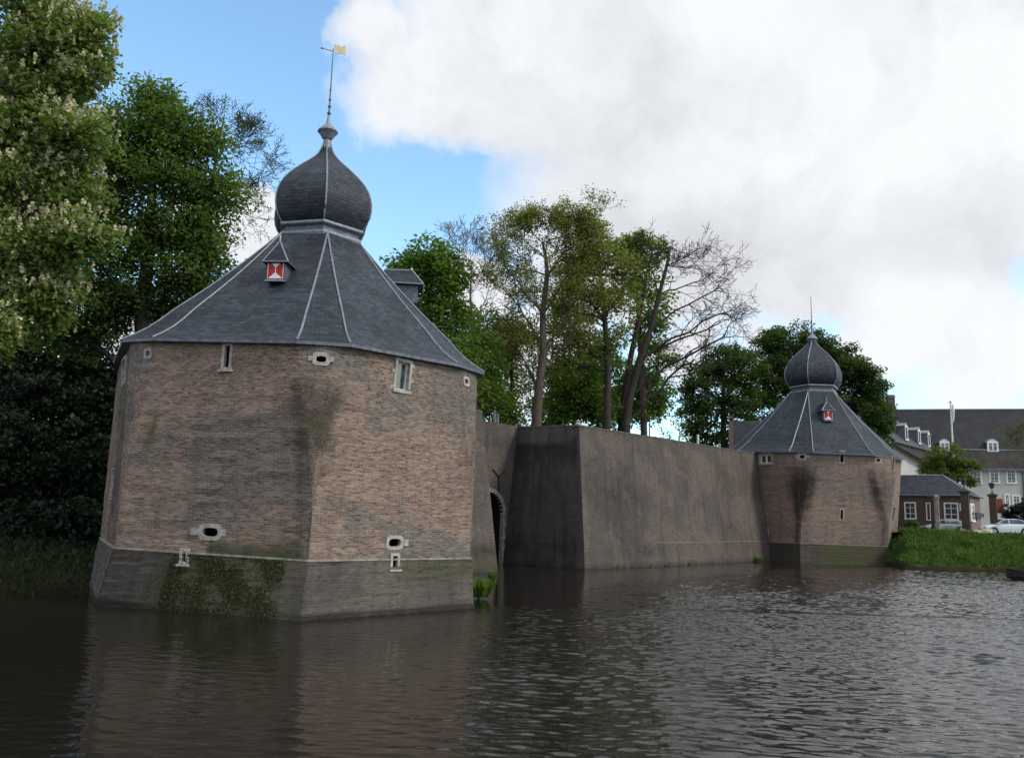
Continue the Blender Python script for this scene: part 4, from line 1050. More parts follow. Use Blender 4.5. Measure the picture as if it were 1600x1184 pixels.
b = MB(); quad(b, [c1, c2, R1_, R2_]); quad(b, [c2, c3, R1_]); quad(b, [c3, c4, R2_, R1_]); quad(b, [c4, c1, R2_]); quad(b, [c1-Vector((0, 0, .02)), c4-Vector((0, 0, .02)), c3-Vector((0, 0, .02)), c2-Vector((0, 0, .02))])
rf_ = b.build('roof', m_slate, pav)
b = MB(); b.tube([R2_, R1_], .09, 5); b.tube([R1_, c2], .06, 5); b.tube([R1_, c3], .06, 5); b.tube([R2_, c1], .06, 5); b.build('hip_flashing', m_lead, rf_)
b = MB(); b.tube([c1, c2], .09, 6); b.tube([c2, c3], .09, 6); b.build('gutter', m_leadd, pav)
ax = wall_frame(FL0, FR0)
def onwall(px, py, p0, ax):
    O = Vector((0, 0, EYE)); d = ray(px, py); t = (p0-O).dot(ax[1])/d.dot(ax[1]); return O+d*t
for (x0, y0, x1, y1, nx, nz) in ((1414, 784, 1431, 811, 2, 3), (1476, 785, 1497, 812, 2, 3), (1448, 785, 1454, 813, 1, 1), (1500, 786, 1504, 798, 1, 1)):
    a, c = onwall(x0, y1, FL0, ax), onwall(x1, y0, FL0, ax); sash(pav, (a+c)/2+ax[1]*.01, ax, abs((c-a).dot(ax[0])), c.z-a.z, nx, nz, .14 if nx > 1 else .1)
axs = wall_frame(FR0, BR0); a, c = onwall(1517, 815, FR0, axs), onwall(1521, 787, FR0, axs); sash(pav, (a+c)/2+axs[1]*.01, axs, max(.8, abs((c-a).dot(axs[0]))), c.z-a.z, 1, 3, .2)
# letter boxes on the side wall
for x0, y0, x1, y1 in ((1522.5, 801, 1527, 810), (1527.5, 802, 1534, 807)):
    a, c = onwall(x0, y1, FR0, axs), onwall(x1, y0, FR0, axs); b = MB(); b.box((a+c)/2+axs[1]*.12, (abs((c-a).dot(axs[0])), .22, c.z-a.z), axs); b.build('letter_box', m_iron, pav)
# gate piers with lanterns
m_pier = brick_mat('pier_brick', ((.075, .055, .045), (.10, .07, .055), (.09, .065, .05)), (.10, .09, .08), patch=.3, streak=.2, mottle=.4)
def pier(px0, px1, ytop, d, label, lantern=None, cap=True, mat=None, ybase=None):
    p0, p1 = at(px0, ytop, d), at(px1, ytop, d); w = (p1-p0).length*.82; c = (p0+p1)/2; h = c.z-GZ
    root = empty('gate_pier', (c.x, c.y, GZ), label, 'gate pier', 'brick gate piers on the square', rz=radians(-34)); b = MB()
    b.box((0, 0, h/2-.1), (w*.86, w*.86, h+.2)); b.box((0, 0, .2), (w*1.0, w*1.0, .5)); b.build('shaft', mat or m_pier, root, local=True)
    b = MB(); b.box((0, 0, h-.12), (w*1.08, w*1.08, .13)); b.box((0, 0, h-.02), (w*1.22, w*1.22, .09)); b.lathe((0, 0, 0), [(w*.75, h+.024), (w*.4, h+.13), (0, h+.17)], 4, a0=pi/4)
    b.build('cap', m_stone_d if mat else m_pier, root, local=True)
    if lantern:
        t = at((px0+px1)/2, lantern, d).z-GZ; ht = t-h; L = MB()
        L.lathe((0, 0, 0), [(.16, h+.15), (.10, h+.22), (.045, h+.3), (.04, h+ht*.45), (.09, h+ht*.48), (.13, h+ht*.50)], 10); L.build('stem', m_iron, root, local=True)
        L = MB(); zb_, zt_ = h+ht*.50, h+ht*.80
        L.lathe((0, 0, 0), [(0, zb_), (.15, zb_), (.24, zt_)], 6)
        L.build('lamp_glass', m_glass, root, local=True)
        L = MB()
        for q in range(6): a = 2*pi*q/6; L.tube([(.155*cos(a), .155*sin(a), zb_), (.25*cos(a), .25*sin(a), zt_)], .018, 4)
        L.lathe((0, 0, 0), [(.25, zt_-.02), (.33, zt_), (.20, zt_+ht*.08), (.08, zt_+ht*.12), (.05, zt_+ht*.14), (.05, zt_+ht*.17), (0, t)], 10)
        L.build('lamp_cap', m_iron, root, local=True)
    return root
pier(1499, 1514.5, 767.5, 88, 'brick gate pier carrying a black lantern in front of the pavilion corner', 746)
pier(1543.5, 1557.5, 773, 89, 'brick gate pier carrying a black lantern beside the white car', 752)
pier(1452.5, 1459.5, 775, 87, 'shaded side of a plain pier without lantern, painted dark as its own shaft, left of the parked grey car')  # one pier seen at its corner: this shaft paints the shaded side dark
pier(1459.5, 1467, 775.5, 86, 'lit side of the same plain pier, painted pale as its own shaft, in front of the grey car', mat=m_stone_d)  # pale shaft paints the lit side of that same pier
pier(1596, 1607, 778, 91, 'brick gate pier at the right edge beside the dark shrub')

# white palace: main block, left wing
m_paint = m_render
def atz(px, py, d): return at(px, py, d)
ML, MR = atz(1432, 732, 135), atz(1690, 733, 130.5)
mb_ = empty('white_palace', (ML.x+8, ML.y+4, GZ), 'long white rendered building with steep dark roofs and white dormers', 'building')
A, B_ = Vector((ML.x-6, ML.y, GZ)), Vector((MR.x, MR.y, GZ)); ax = wall_frame(A, B_); top = (ML.z+MR.z)/2
A2, B2 = Vector((A.x, A.y, top)), Vector((B_.x, B_.y, top)); bk = -ax[1]
b = MB(); quad(b, [A, B_, B2, A2]); quad(b, [B_, B_+bk*14, B2+bk*14, B2]); quad(b, [B_+bk*14, A+bk*14, A2+bk*14, B2+bk*14]); b.build('wall', m_render, mb_)
z2 = at(1560, 706, 136.5).z; z3 = at(1500, 643, 141).z
b = MB(); lo0, lo1 = A2-bk*.6, B2-bk*.6; up0, up1 = A2+bk*2.2, B2+bk*2.2; up0.z = up1.z = z2
quad(b, [lo0, lo1, up1, up0]); quad(b, [B2-bk*.6, B2+bk*14, up1+bk*9, up1]); lr = b.build('lower_roof', m_slate_br, mb_)
b = MB(); b.box((lo0+lo1)/2-Vector((0, 0, .15)), ((lo1-lo0).length, .25, .3), ax); b.build('cornice', m_leadd, mb_)
b = MB(); b.box((up0+up1)/2+Vector((0, 0, .1)), ((up1-up0).length, .22, .16), ax); b.build('roof_flashing', m_lead, mb_)
r0_, r1_ = up0+bk*5, up1+bk*5; r0_.z = z3; r1_.z = z3+.35
b = MB(); quad(b, [up0, up1, r1_, r0_], vs=1); quad(b, [up1+bk*10, up0+bk*10, r0_, r1_]); quad(b, [up1, up1+bk*10, r1_]); mr = b.build('main_roof', m_slate2, mb_)
b = MB(); b.tube([r0_, r1_], .14, 5); b.build('ridge', m_lead, mr)
ax_main = ax
cols = [1472, 1499, 1526, 1553.5, 1580, 1611, 1640]
for cx_ in cols:
    for y0, y1 in ((734, 755.5),):
        a, c = onwall(cx_-7.5, y1, A, ax), onwall(cx_+7.5, y0, A, ax); sash(mb_, (a+c)/2+ax[1]*.02, ax, abs((c-a).dot(ax[0])), c.z-a.z, 2, 4, .24)
for x0, y0, x1, y1 in ((1570.5, 771, 1577.5, 800), (1582, 773, 1594, 790)):
    a, c = onwall(x0, y1, A, ax), onwall(x1, y0, A, ax); sash(mb_, (a+c)/2+ax[1]*.02, ax, abs((c-a).dot(ax[0])), c.z-a.z, 2, 3, .22)
a = onwall(1597, 734, A, ax); b = MB(); b.tube([a+ax[1]*.12, Vector((a.x, a.y, GZ))+ax[1]*.12], .11, 6); b.build('downpipe', m_leadd, mb_)
def dorm(parent, px0, px1, y0, y1, base, ax, D=2.6, label='dormer'):
    a, c = onwall(px0, y1, base, ax), onwall(px1, y0, base, ax); w = abs((c-a).dot(ax[0])); h = c.z-a.z; m = (a+c)/2
    r, n, u = ax; hb = h*.72; f0 = m-u*h/2
    b = MB(); b.box(f0+u*hb/2-n*D/2, (w*.86, D, hb), ax); d_ = b.build('dormer', m_leadd, parent)
    b = MB(); P = lambda x, z, y: f0+r*x*w+u*z*h+n*y
    prof = [(-.5, .68), (-.42, .80), (-.2, .93), (0, 1.), (.2, .93), (.42, .80), (.5, .68)]
    for i in range(6):
        p, q = prof[i], prof[i+1]; b.face([P(*p, .12), P(*q, .12), P(*q, -D), P(*p, -D)]); 
    b.build('dormer_roof', m_lead, d_)
    b = MB(); b.face([P(x, z-.02, .02) for x, z in [(-.43, .66)]+[(q[0]*.94, q[1]) for q in prof]+[(.43, .66)]][::-1]); 
    bars(b, f0+u*hb*.48, ax, w*.60, hb*.74, w*.13, -.06, .06, .05); b.box(f0+u*hb*.48+n*.01, (w*.1, .06, hb*.74), ax); b.box(f0+u*hb*.62+n*.01, (w*.6, .05, hb*.05), ax); f = b.build('dormer_front', m_white, d_)
    b = MB(); b.box(f0+u*hb*.48-n*.02, (w*.64, .02, hb*.78), ax); b.build('pane', m_glass, f)
base_d = up0-bk*.05
for c_, w_ in ((1476, 17), (1551, 19), (1626, 19)): dorm(mb_, c_-w_/2, c_+w_/2, 684.5, 705.5, base_d, ax)
# wing coming towards the camera
WI = at(1449, 703, 134.5); WN = at(1392, 687, 121.5); ez_ = (WI.z+WN.z)/2
wi, wn = Vector((WI.x, WI.y, ez_)), Vector((WN.x, WN.y, ez_)); axw = wall_frame(wn, wi)
if axw[1].x < 0: pass
wing = empty('palace_wing', (wn.x-3, wn.y+5, GZ), 'grey gabled wing joining the white building behind the far tower', 'building')
bkw = -axw[1]; rzw = at(1412, 640, 132).z
b = MB(); g_ = lambda p, z=GZ: Vector((p.x, p.y, z))
quad(b, [g_(wn), g_(wi), wi, wn]); e_ = wn+bkw*11; quad(b, [g_(e_), g_(wn), wn, wn+bkw*5.5+Vector((0, 0, rzw-ez_)), e_]); quad(b, [g_(wi+bkw*11), g_(e_), e_, wi+bkw*11]); b.build('wall', m_render, wing)
rn_, ri_ = wn+bkw*5.5, wi+bkw*5.5; rn_.z = ri_.z = rzw; rn_ = rn_-axw[0]*.4
b = MB(); quad(b, [wn-bkw*.5-axw[0]*.4, wi-bkw*.5, ri_, rn_]); quad(b, [wi+bkw*11.5, wn+bkw*11.5-axw[0]*.4, rn_, ri_]); wr = b.build('roof', m_slate3, wing)
b = MB(); b.tube([rn_, ri_], .12, 5); b.tube([ri_, wi-bkw*.5], .10, 5); b.build('ridge', m_lead, wr)
b = MB(); b.box((wn+wi)/2-bkw*.45-Vector((0, 0, .12)), ((wi-wn).length, .3, .28), axw); b.build('gutter', m_leadd, wing)
b = MB(); p0_, p1_ = g_(wn-bkw*.15, ez_-.4), g_(wi-bkw*.15, ez_-.4); quad(b, [p0_-bkw*.7-Vector((0, 0, .5)), p1_-bkw*1.2-Vector((0, 0, 2.4)), p1_, p0_]); b.build('skirt_roof', m_slate_br, wing)
for c_, w_ in ((1417, 5.5), (1437, 6), (1452, 4)):
    a = onwall(c_, 694 if c_ < 1430 else 698, wn-bkw*.1, axw); t = a-axw[1]*0
    f0 = Vector((a.x, a.y, ez_+.55)); r, n, u = axw; w, h, D = 1.3, 2.1, 2.6
    b = MB(); b.box(f0+u*h/2-n*D/2, (w, D, h), axw); d_ = b.build('dormer', m_leadd, wing)
    b = MB(); P = lambda x, z, y: f0+r*x*w+u*z+n*y
    for q in ([P(-.62, h, .15), P(0, h+.5, .15), P(0, h+.5, -D), P(-.62, h, -D)], [P(0, h+.5, .15), P(.62, h, .15), P(.62, h, -D), P(0, h+.5, -D)]): b.face(q)
    b.build('dormer_roof', m_lead, d_)
    b = MB(); bars(b, f0+u*h*.5, axw, w*.62, h*.82, w*.17, -.04, .05, .05); b.face([P(-.5, h, .02), P(.5, h, .02), P(0, h+.45, .02)]); f = b.build('dormer_front', m_white, d_)
    b = MB(); b.box(f0+u*h*.5-n*.01, (w*.66, .02, h*.84), axw); b.build('pane', m_glass, f)
# chimney of the wing
p0_, p1_ = at(1384.5, 621, 127), at(1397, 621, 127); c = (p0_+p1_)/2; b = MB(); w = (p1_-p0_).length; b.box((c.x, c.y, (c.z+ez_)/2), (w*.9, w*.7, c.z-ez_)); ch = b.build('chimney', m_pav, wing)
b = MB(); b.box((c.x, c.y, c.z+.06), (w, w*.85, .14)); b.build('chimney_cap', m_stone_d, ch); b = MB(); b.box((c.x, c.y, c.z+.25), (w*.9, w*.7, .2)); b.build('chimney_pot', m_iron, ch)
# small slate roofed house behind the far tower
q0, q1 = at(1146, 657, 101.5), at(1215, 656, 104); hz = q0.z; hb = empty('slate_roofed_house', (q0.x+4, q0.y+2, GZ), 'slate roof and brick gable peeping out left of the far tower roof', 'building')
r = Vector((.962, -.272, 0)); n = r.cross(Vector((0, 0, 1))); r0_ = Vector((q0.x, q0.y, hz)); r1_ = r0_+r*14
ev = hz-5.5; e0, e1, f0, f1 = [Vector((p.x, p.y, ev)) for p in (r0_+n*4, r1_+n*4, r0_-n*4, r1_-n*4)]
b = MB(); quad(b, [e0, e1, r1_, r0_]); quad(b, [f1, f0, r0_, r1_]); b.build('roof', m_slate, hb)
G_ = lambda p: Vector((p.x, p.y, GZ)); b = MB(); quad(b, [G_(e0), G_(e1), e1, e0]); quad(b, [G_(f0), G_(e0), e0, r0_, f0]); quad(b, [G_(e1), G_(f1), f1, r1_, e1]); quad(b, [G_(f1), G_(f0), f0, f1]); b.build('wall', m_pav, hb)
b = MB(); d_ = (r0_-e0); L = d_.length; dn = d_.normalized(); b.box((e0+r0_)/2-r*.25+dn*.2, (.5, L+.5, .35), (r, dn, r.cross(dn))); d_ = (r0_-f0); dn = d_.normalized(); b.box((f0+r0_)/2-r*.25+dn*.2, (.5, L+.5, .35), (r, dn, r.cross(dn))); b.build('gable_coping', m_pav, hb)
# flagpole with furled flag
p, q = at(1489, 700, 112), at(1486.5, 628.5, 112); fp = empty('flagpole', (p.x, p.y, GZ), 'tall white flagpole with a furled white flag in front of the dark roof', 'flagpole')
b = MB(); b.tube([(p.x, p.y, GZ), (p.x, p.y, q.z)], [.17, .09], 10); b.lathe((p.x, p.y, q.z), [(0, -.1), (.2, 0), (.2, .12), (0, .22)], 10); b.build('pole', m_white, fp)
fz0, fz1 = at(1489, 655, 112).z, at(1489, 632, 112).z; b = MB(); b.tube([(p.x+.22, p.y-.05, fz1), (p.x+.27, p.y-.08, fz0*.4+fz1*.6), (p.x+.22, p.y-.05, fz0), (p.x+.16, p.y-.05, fz0-.5)], [.10, .17, .13, .03], 8); b.build('flag', m_white, fp)

# ------------------------------------------------------------------ vehicles, boats, bicycles
m_car_w = simple('white_car_paint', (.66, .69, .74), .25, 0, .03, 2, spec=.6); m_car_g = simple('silver_car_paint', (.30, .33, .36), .25, .3, .05, 2, spec=.6)
m_tyre = simple('tyre', (.02, .02, .021), .85); m_rim = simple('rim', (.35, .36, .37), .35, .7); m_head = simple('lamp_lens', (.55, .56, .58), .15, 0, .03, spec=.7); m_tail = simple('tail_lens', (.30, .015, .015), .2)
def car(loc, rz, paint, label, sc=1., hatch=False):
    """faces +x in its own frame, 4.2 m long"""
    root = empty('parked_car', loc, label, 'car', 'cars parked on the square', rz)
    top = [(-2.08, .62), (-2.06, .92), (-1.98, .99), (-1.35, 1.02), (-.1, 1.0), (.9, .96), (1.55, .86), (1.95, .74), (2.08, .60), (2.10, .40)]
    if hatch: top = [(-2.0, .62), (-1.98, .95), (-1.9, 1.0), (-1.35, 1.02), (-.1, 1.02), (.8, .99), (1.5, .88), (1.9, .76), (2.02, .60), (2.04, .40)]
    def wheelcut(x):
        z = .24
        for wx in (-1.28, 1.32):
            d = abs(x-wx)
            if d < .37: z = max(z, .31+sqrt(.37**2-d*d))
        return z
    b = MB(); nx = 48; ys = [0, .55, .78, .845, .86, .845]
    def tz(x):
        for i in range(len(top)-1):
            if top[i][0] <= x <= top[i+1][0]: t = (x-top[i][0])/max(1e-6, top[i+1][0]-top[i][0]); return top[i][1]*(1-t)+top[i+1][1]*t
        return top[-1][1]
    X = [-2.08+4.17*i/nx for i in range(nx+1)] if not hatch else [-2.0+4.03*i/nx for i in range(nx+1)]
    sec = []
    for x in X:
        z1 = tz(x); e = max(0, abs(x)-1.6)/.5; wd = 1-.16*e*e; zl = wheelcut(x)
        half = [(0, z1+.02), (.55*wd, z1+.01), (.76*wd, z1-.03), (.83*wd, z1-.14), (.855*wd, (z1+zl)/2), (.83*wd, zl)]
        sec.append(half)
    for i in range(nx):
        for j in range(5):
            for s_ in (1, -1):
                P = lambda a, q: (X[a], s_*sec[a][q][0], sec[a][q][1]*sc**0)
                q = [P(i, j), P(i+1, j), P(i+1, j+1), P(i, j+1)]; b.face(q if s_ < 0 else q[::-1])
        for s_ in (1, -1):
            q = [(X[i], s_*sec[i][5][0], sec[i][5][1]), (X[i+1], s_*sec[i+1][5][0], sec[i+1][5][1]), (X[i+1], s_*.5, sec[i+1][5][1]), (X[i], s_*.5, sec[i][5][1])]; b.face(q if s_ < 0 else q[::-1])
    for i in (0, nx):
        pts = [(X[i], y, z) for y, z in sec[i]]+[(X[i], -y, z) for y, z in sec[i][::-1]]; b.face(pts if i == 0 else pts[::-1])
    b.box((0, 0, .36), (3.2, 1.0, .26)); b.build('body', paint, root, local=True, smooth_=False)
    gh = [(-1.72, 1.0, .70), (-1.15, 1.40, .58), (-.6, 1.47, .57), (.0, 1.455, .57), (.35, 1.40, .58), (1.12, .97, .72)]
    if hatch: gh = [(-1.95, 1.0, .72), (-1.72, 1.38, .60), (-1.0, 1.50, .58), (.0, 1.50, .58), (.35, 1.44, .59), (1.12, .99, .73)]
    b = MB(); bw = .76
    for i in range(len(gh)-1):
        (x0, z0, y0), (x1, z1, y1) = gh[i], gh[i+1]
        b.face([(x0, -y0, z0), (x1, -y1, z1), (x1, y1, z1), (x0, y0, z0)])
        for s_ in (1, -1):
            q = [(x0, s_*bw, .98), (x1, s_*bw, .98), (x1, s_*y1, z1), (x0, s_*y0, z0)]; b.face(q if s_ < 0 else q[::-1])
    b.build('cabin', paint, root, local=True)
    for s_ in (1, -1):
        wins = [[(-.08, 1.02), (-.08, 1.40), (-.95, 1.41), (-1.22, 1.30), (-1.46, 1.02)], [(.0, 1.02), (.98, 1.02), (.38, 1.35), (.0, 1.40)]]
        for wn_ in wins:
            b = MB(); yy = lambda z: bw+( .575-bw)*(z-.98)/(1.46-.98)+.012
            q = [(x, s_*yy(z), z) for x, z in wn_]; b.face(q); b.build('side_window', m_glass, root, local=True)
    b = MB(); e = .02; b.face([(1.06+e, -.66, 1.01+e), (1.06+e, .66, 1.01+e), (.40+e, .54, 1.38+e), (.40+e, -.54, 1.38+e)]); b.build('windscreen', m_glass, root, local=True)
    xr0, xr1 = (gh[0][0], gh[1][0]); b = MB(); b.face([(xr0-.0, .64, gh[0][1]+.05), (xr0-.0, -.64, gh[0][1]+.05), (xr1-.03, -.54, gh[1][1]-.0), (xr1-.03, .54, gh[1][1]-.0)]); b.build('rear_window', m_glass, root, local=True)
    for wx in (-1.28, 1.32):
        for s_ in (1, -1):
            b = MB(); K_ = 20
            w_ = MB(); 
            prof = [(.20, .0), (.29, .02), (.315, .06), (.315, .16), (.29, .2), (.2, .2)]
            for i in range(len(prof)-1):
                for k in range(K_):
                    a0, a1 = 2*pi*k/K_, 2*pi*(k+1)/K_; P = lambda r_, y_, a: (wx+r_*cos(a), s_*(.845-y_), .315+r_*sin(a)); w_.face([P(*prof[i], a0), P(*prof[i], a1), P(*prof[i+1], a1), P(*prof[i+1], a0)])
            wo_ = w_.build('wheel', m_tyre, root, local=True)
            b.face([(wx+.205*cos(2*pi*k/K_), s_*.835, .315+.205*sin(2*pi*k/K_)) for k in range(K_)])
            for k in range(5): a = 2*pi*k/5; b.box((wx+.11*cos(a), s_*.842, .315+.11*sin(a)), (.17, .02, .05), (Vector((cos(a), 0, sin(a))), Vector((0, 1, 0)), Vector((-sin(a), 0, cos(a)))))
            b.build('rim', m_rim, wo_, local=True)
    for s_ in (1, -1):
        b = MB(); b.box((1.93, s_*.60, .66), (.22, .36, .13)); b.build('headlight', m_head, root, local=True)
        b = MB(); b.box((X[0]+.04, s_*.66, .84), (.14, .24, .18)); b.build('tail_light', m_tail, root, local=True)
        b = MB(); b.box((.82, s_*.90, 1.02), (.16, .12, .11)); b.build('mirror', paint, root, local=True)
    b = MB(); b.box((2.06, 0, .50), (.06, .9, .16)); b.build('grille', m_iron, root, local=True)
    root.scale = (sc, sc, sc); return root
p = at(1572, 835, 85.0); car((p.x, p.y, GZ+.01), pi-.12, m_car_w, 'white saloon car parked with its nose beside the lantern pier', 1.08)
p = at(1474, 830, 91); car((p.x, p.y, GZ+.01), pi-.05, m_car_g, 'silver grey estate car half hidden behind the gate piers', 1.0, True)
def hull(b, L, W, H, sheer=.18, n=14, mi=0, thick=.05):
    S_ = []
    for i in range(n+1):
        t = i/n; w = W/2*(sin(pi*min(1, t*.62+.02))**.75 if t < .99 else .86*(1)); w = W/2*min(1, (t*2.2)**.6)*(1 if t < .7 else 1-.25*((t-.7)/.3)**2); z = H+sheer*(2*t-1)**2*(1.6 if t < .5 else 1); zb = .0+.35*H*max(0, (.25-t)/.25)**2
        S_.append([(t*L, w, z), (t*L, w*.93, H*.55+zb*.5), (t*L, w*.62, .06+zb), (t*L, 0, zb)])
    for i in range(n):
        for s_ in (1, -1):
            for j in range(3):
                P = lambda a, c: (S_[a][c][0], S_[a][c][1]*s_, S_[a][c][2]); q = [P(i, j), P(i+1, j), P(i+1, j+1), P(i, j+1)]; b.face(q if s_ > 0 else q[::-1])
                I = lambda a, c: (S_[a][c][0], S_[a][c][1]*s_*.93, S_[a][c][2]+(.04 if c else 0)); q = [I(i, j), I(i+1, j), I(i+1, j+1), I(i, j+1)]; b.face(q[::-1] if s_ > 0 else q)
            b.face([(S_[i][0][0], S_[i][0][1]*s_, S_[i][0][2]), (S_[i+1][0][0], S_[i+1][0][1]*s_, S_[i+1][0][2]), (S_[i+1][0][0], S_[i+1][0][1]*.93*s_, S_[i+1][0][2]), (S_[i][0][0], S_[i][0][1]*.93*s_, S_[i][0][2])])
    P = S_[n]; b.face([(x, y, z) for x, y, z in P]+[(x, -y, z) for x, y, z in P[::-1]])
    return S_
def boat(name, loc, rz, L, W, H, mat, label, seats=3, group=None, tilt=0):
    root = empty(name, loc, label, 'boat', group, rz); root.rotation_euler.x = tilt; b = MB(); S_ = hull(b, L, W, H); b.build('hull', mat, root, local=True)
    b = MB()
    for s_ in (1, -1): b.tube([(q[0][0], q[0][1]*s_, q[0][2]+.02) for q in S_], .035, 5)
    b.build('gunwale', mat, root, local=True)
    for i in range(seats): b = MB(); x = L*(.28+.24*i); b.box((x, 0, H*.72), (.26, W*.84, .04)); b.build('seat', m_barkg, root, local=True)
    return root
p = onz(1573, 905, 0); boat('moored_boat', (p.x, p.y, -.12), radians(-14), 5.2, 1.5, .62, m_wood, 'black wooden rowing boat lying on the water at the right edge')
m_cream = simple('cream_paint', (.70, .64, .46), .6, 0, .1, 3)
p = at(1501, 832, 82.6); boat('dinghy', (p.x, p.y, GZ+.02), .03, 1.75, .8, .22, m_cream, 'low cream dinghy on the bank top below the lantern pier', 1, 'cream dinghies on the bank')
p = at(1533, 831, 82.8); boat('dinghy', (p.x, p.y, GZ+.05), .12, 1.0, .6, .32, m_cream, 'short cream dinghy on the bank top just left of the white car', 1, 'cream dinghies on the bank')
# red notice panel
p = at(1562, 800, 90.5); rp_ = empty('notice_board', (p.x, p.y, GZ), 'red notice panel on two posts behind the right lantern pier', 'notice board'); t = at(1562, 779, 90.5).z-GZ
b = MB(); b.box((0, 0, t-.75), (.62, .06, 1.5)); b.build('panel', m_redd, rp_, local=True)
for s_ in (1, -1): b = MB(); b.tube([(s_*.34, 0, 0), (s_*.34, 0, t+.05)], .035, 6); b.build('post', m_iron, rp_, local=True)
# ------------------------------------------------------------------ trees
def gb(px, d, z=None):           # foot of a tree on the ground under a pixel column
    p = at(px, 830, d); return (p.x, p.y, GZ if z is None else z)
leafy_tree('horse_chestnut', 'large horse chestnut covered in pale upright blossoms at the left edge', gb(-70, 38), 38, [(-60, 620), (-35, 430), (-5, 260), (25, 120), (40, 40)],
    [(40, 20, 85, 50, 0, 1.), (118, 62, 50, 42, 0, .7), (10, 120, 80, 60, 1, 1.), (128, 132, 40, 24, 0, .35), (45, 215, 80, 50, 0, 1.), (118, 212, 50, 26, -1, .6), (25, 310, 85, 60, 0, 1.1), (100, 300, 46, 40, 0, .6),
     (112, 372, 50, 36, -1, .8), (30, 420, 80, 60, 0, 1.), (78, 468, 48, 36, 0, .6), (-5, 535, 32, 42, -2, .6), (-70, 180, 80, 150, 1, 1.2), (-80, 400, 80, 150, 1, 1.), (60, 390, 60, 60, 0, .8), (60, 270, 70, 70, 0, .9), (50, 160, 60, 50, 0, .7), (60, 80, 70, 40, 0, .6), (80, 430, 40, 60, 0, .5), (150, 90, 22, 14, 0, .12), (165, 45, 16, 12, 0, .08), (158, 118, 16, 8, 0, .08), (30, 480, 70, 40, 0, .8)],
    seed=11, mat=m_leaf_ch, r0=.6, cl=54, per=64, R=.92, size=.25, flowers=3.8, tw=2, flat=.8, gap=.08)
leafy_tree('maple_tree', 'tall dark green broad tree behind the left side of the near tower', gb(228, 48), 48, [(224, 600), (222, 470), (235, 380), (238, 280), (232, 180)],
    [(232, 158, 42, 34, 0, .6), (190, 215, 62, 46, 0, .9), (270, 200, 60, 40, 0, .9), (165, 290, 48, 50, 0, .8), (325, 235, 36, 36, 0, .45), (240, 275, 85, 50, 0, 1.2), (330, 305, 55, 34, 0, .7), (200, 360, 85, 50, 0, 1.2), (300, 360, 66, 40, 0, .9),
     (155, 440, 70, 50, 0, 1.), (285, 432, 66, 38, 0, .9), (330, 400, 36, 30, 0, .4), (200, 490, 80, 40, 1, .9), (110, 510, 70, 50, 1, .9), (285, 485, 60, 30, 2, .6), (130, 360, 60, 60, 2, .6)],
    seed=12, mat=m_leaf_mp, r0=.55, cl=62, per=70, R=1.1, size=.24, tw=2, flat=.7, bark=m_barkd)
open_tree('budding_tree', 'thin tree with nearly bare twigs left of the onion dome', gb(318, 54), 54, [(318, 520), (322, 400), (330, 300), (340, 230), (350, 185)],
    [(3, 375, 330, 0), (3, 365, 290, 0), (4, 388, 255, 0), (4, 372, 215, 0), (4, 340, 190, 0), (5, 362, 188, 0), (4, 392, 225, 1)], seed=5, r0=.24, mat=m_leaf_mp, per=2, R=.25, size=.12, L=1.6, frac=.35, minr=.012, bark=m_barkd)
# wood edge behind the left bank: individual dark trees and bushes
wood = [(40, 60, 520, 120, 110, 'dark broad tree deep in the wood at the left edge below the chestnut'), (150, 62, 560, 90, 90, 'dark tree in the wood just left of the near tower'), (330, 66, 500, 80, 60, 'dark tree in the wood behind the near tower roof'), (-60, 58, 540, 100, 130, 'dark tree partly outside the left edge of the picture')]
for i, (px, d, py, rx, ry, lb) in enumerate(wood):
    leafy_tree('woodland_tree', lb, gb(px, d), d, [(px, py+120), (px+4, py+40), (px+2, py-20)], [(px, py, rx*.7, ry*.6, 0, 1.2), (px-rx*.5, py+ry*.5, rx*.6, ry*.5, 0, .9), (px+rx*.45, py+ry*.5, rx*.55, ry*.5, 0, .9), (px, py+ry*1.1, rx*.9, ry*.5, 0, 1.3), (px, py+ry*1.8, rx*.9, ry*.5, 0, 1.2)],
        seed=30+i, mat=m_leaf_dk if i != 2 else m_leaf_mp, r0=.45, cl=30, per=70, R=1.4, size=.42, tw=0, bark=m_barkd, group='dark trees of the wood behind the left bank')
bush = [(10, 41.0, 690, 75, 85, 'black green bush at the far left of the bank'), (95, 42.5, 700, 60, 80, 'black green bush in the middle of the shaded bank'), (150, 40.5, 735, 42, 75, 'black green bush touching the left side of the near tower'), (50, 36.6, 815, 66, 50, 'low bush at the top of the shaded bank, left of its neighbour'), (132, 36.8, 822, 44, 44, 'low bush beside the tower foot on the shaded bank'), (-50, 38, 770, 70, 110, 'bush cut off by the left edge of the picture'), (160, 44, 640, 40, 60, 'tall dark bush against the upper left wall of the near tower'), (70, 45, 620, 80, 50, 'tall dark bush below the chestnut crown'), (40, 52, 760, 130, 60, 'wide dark bush in the shade behind the front row of bushes'), (150, 50, 745, 60, 70, 'dark bush in the gap behind the bushes nearest the tower')]
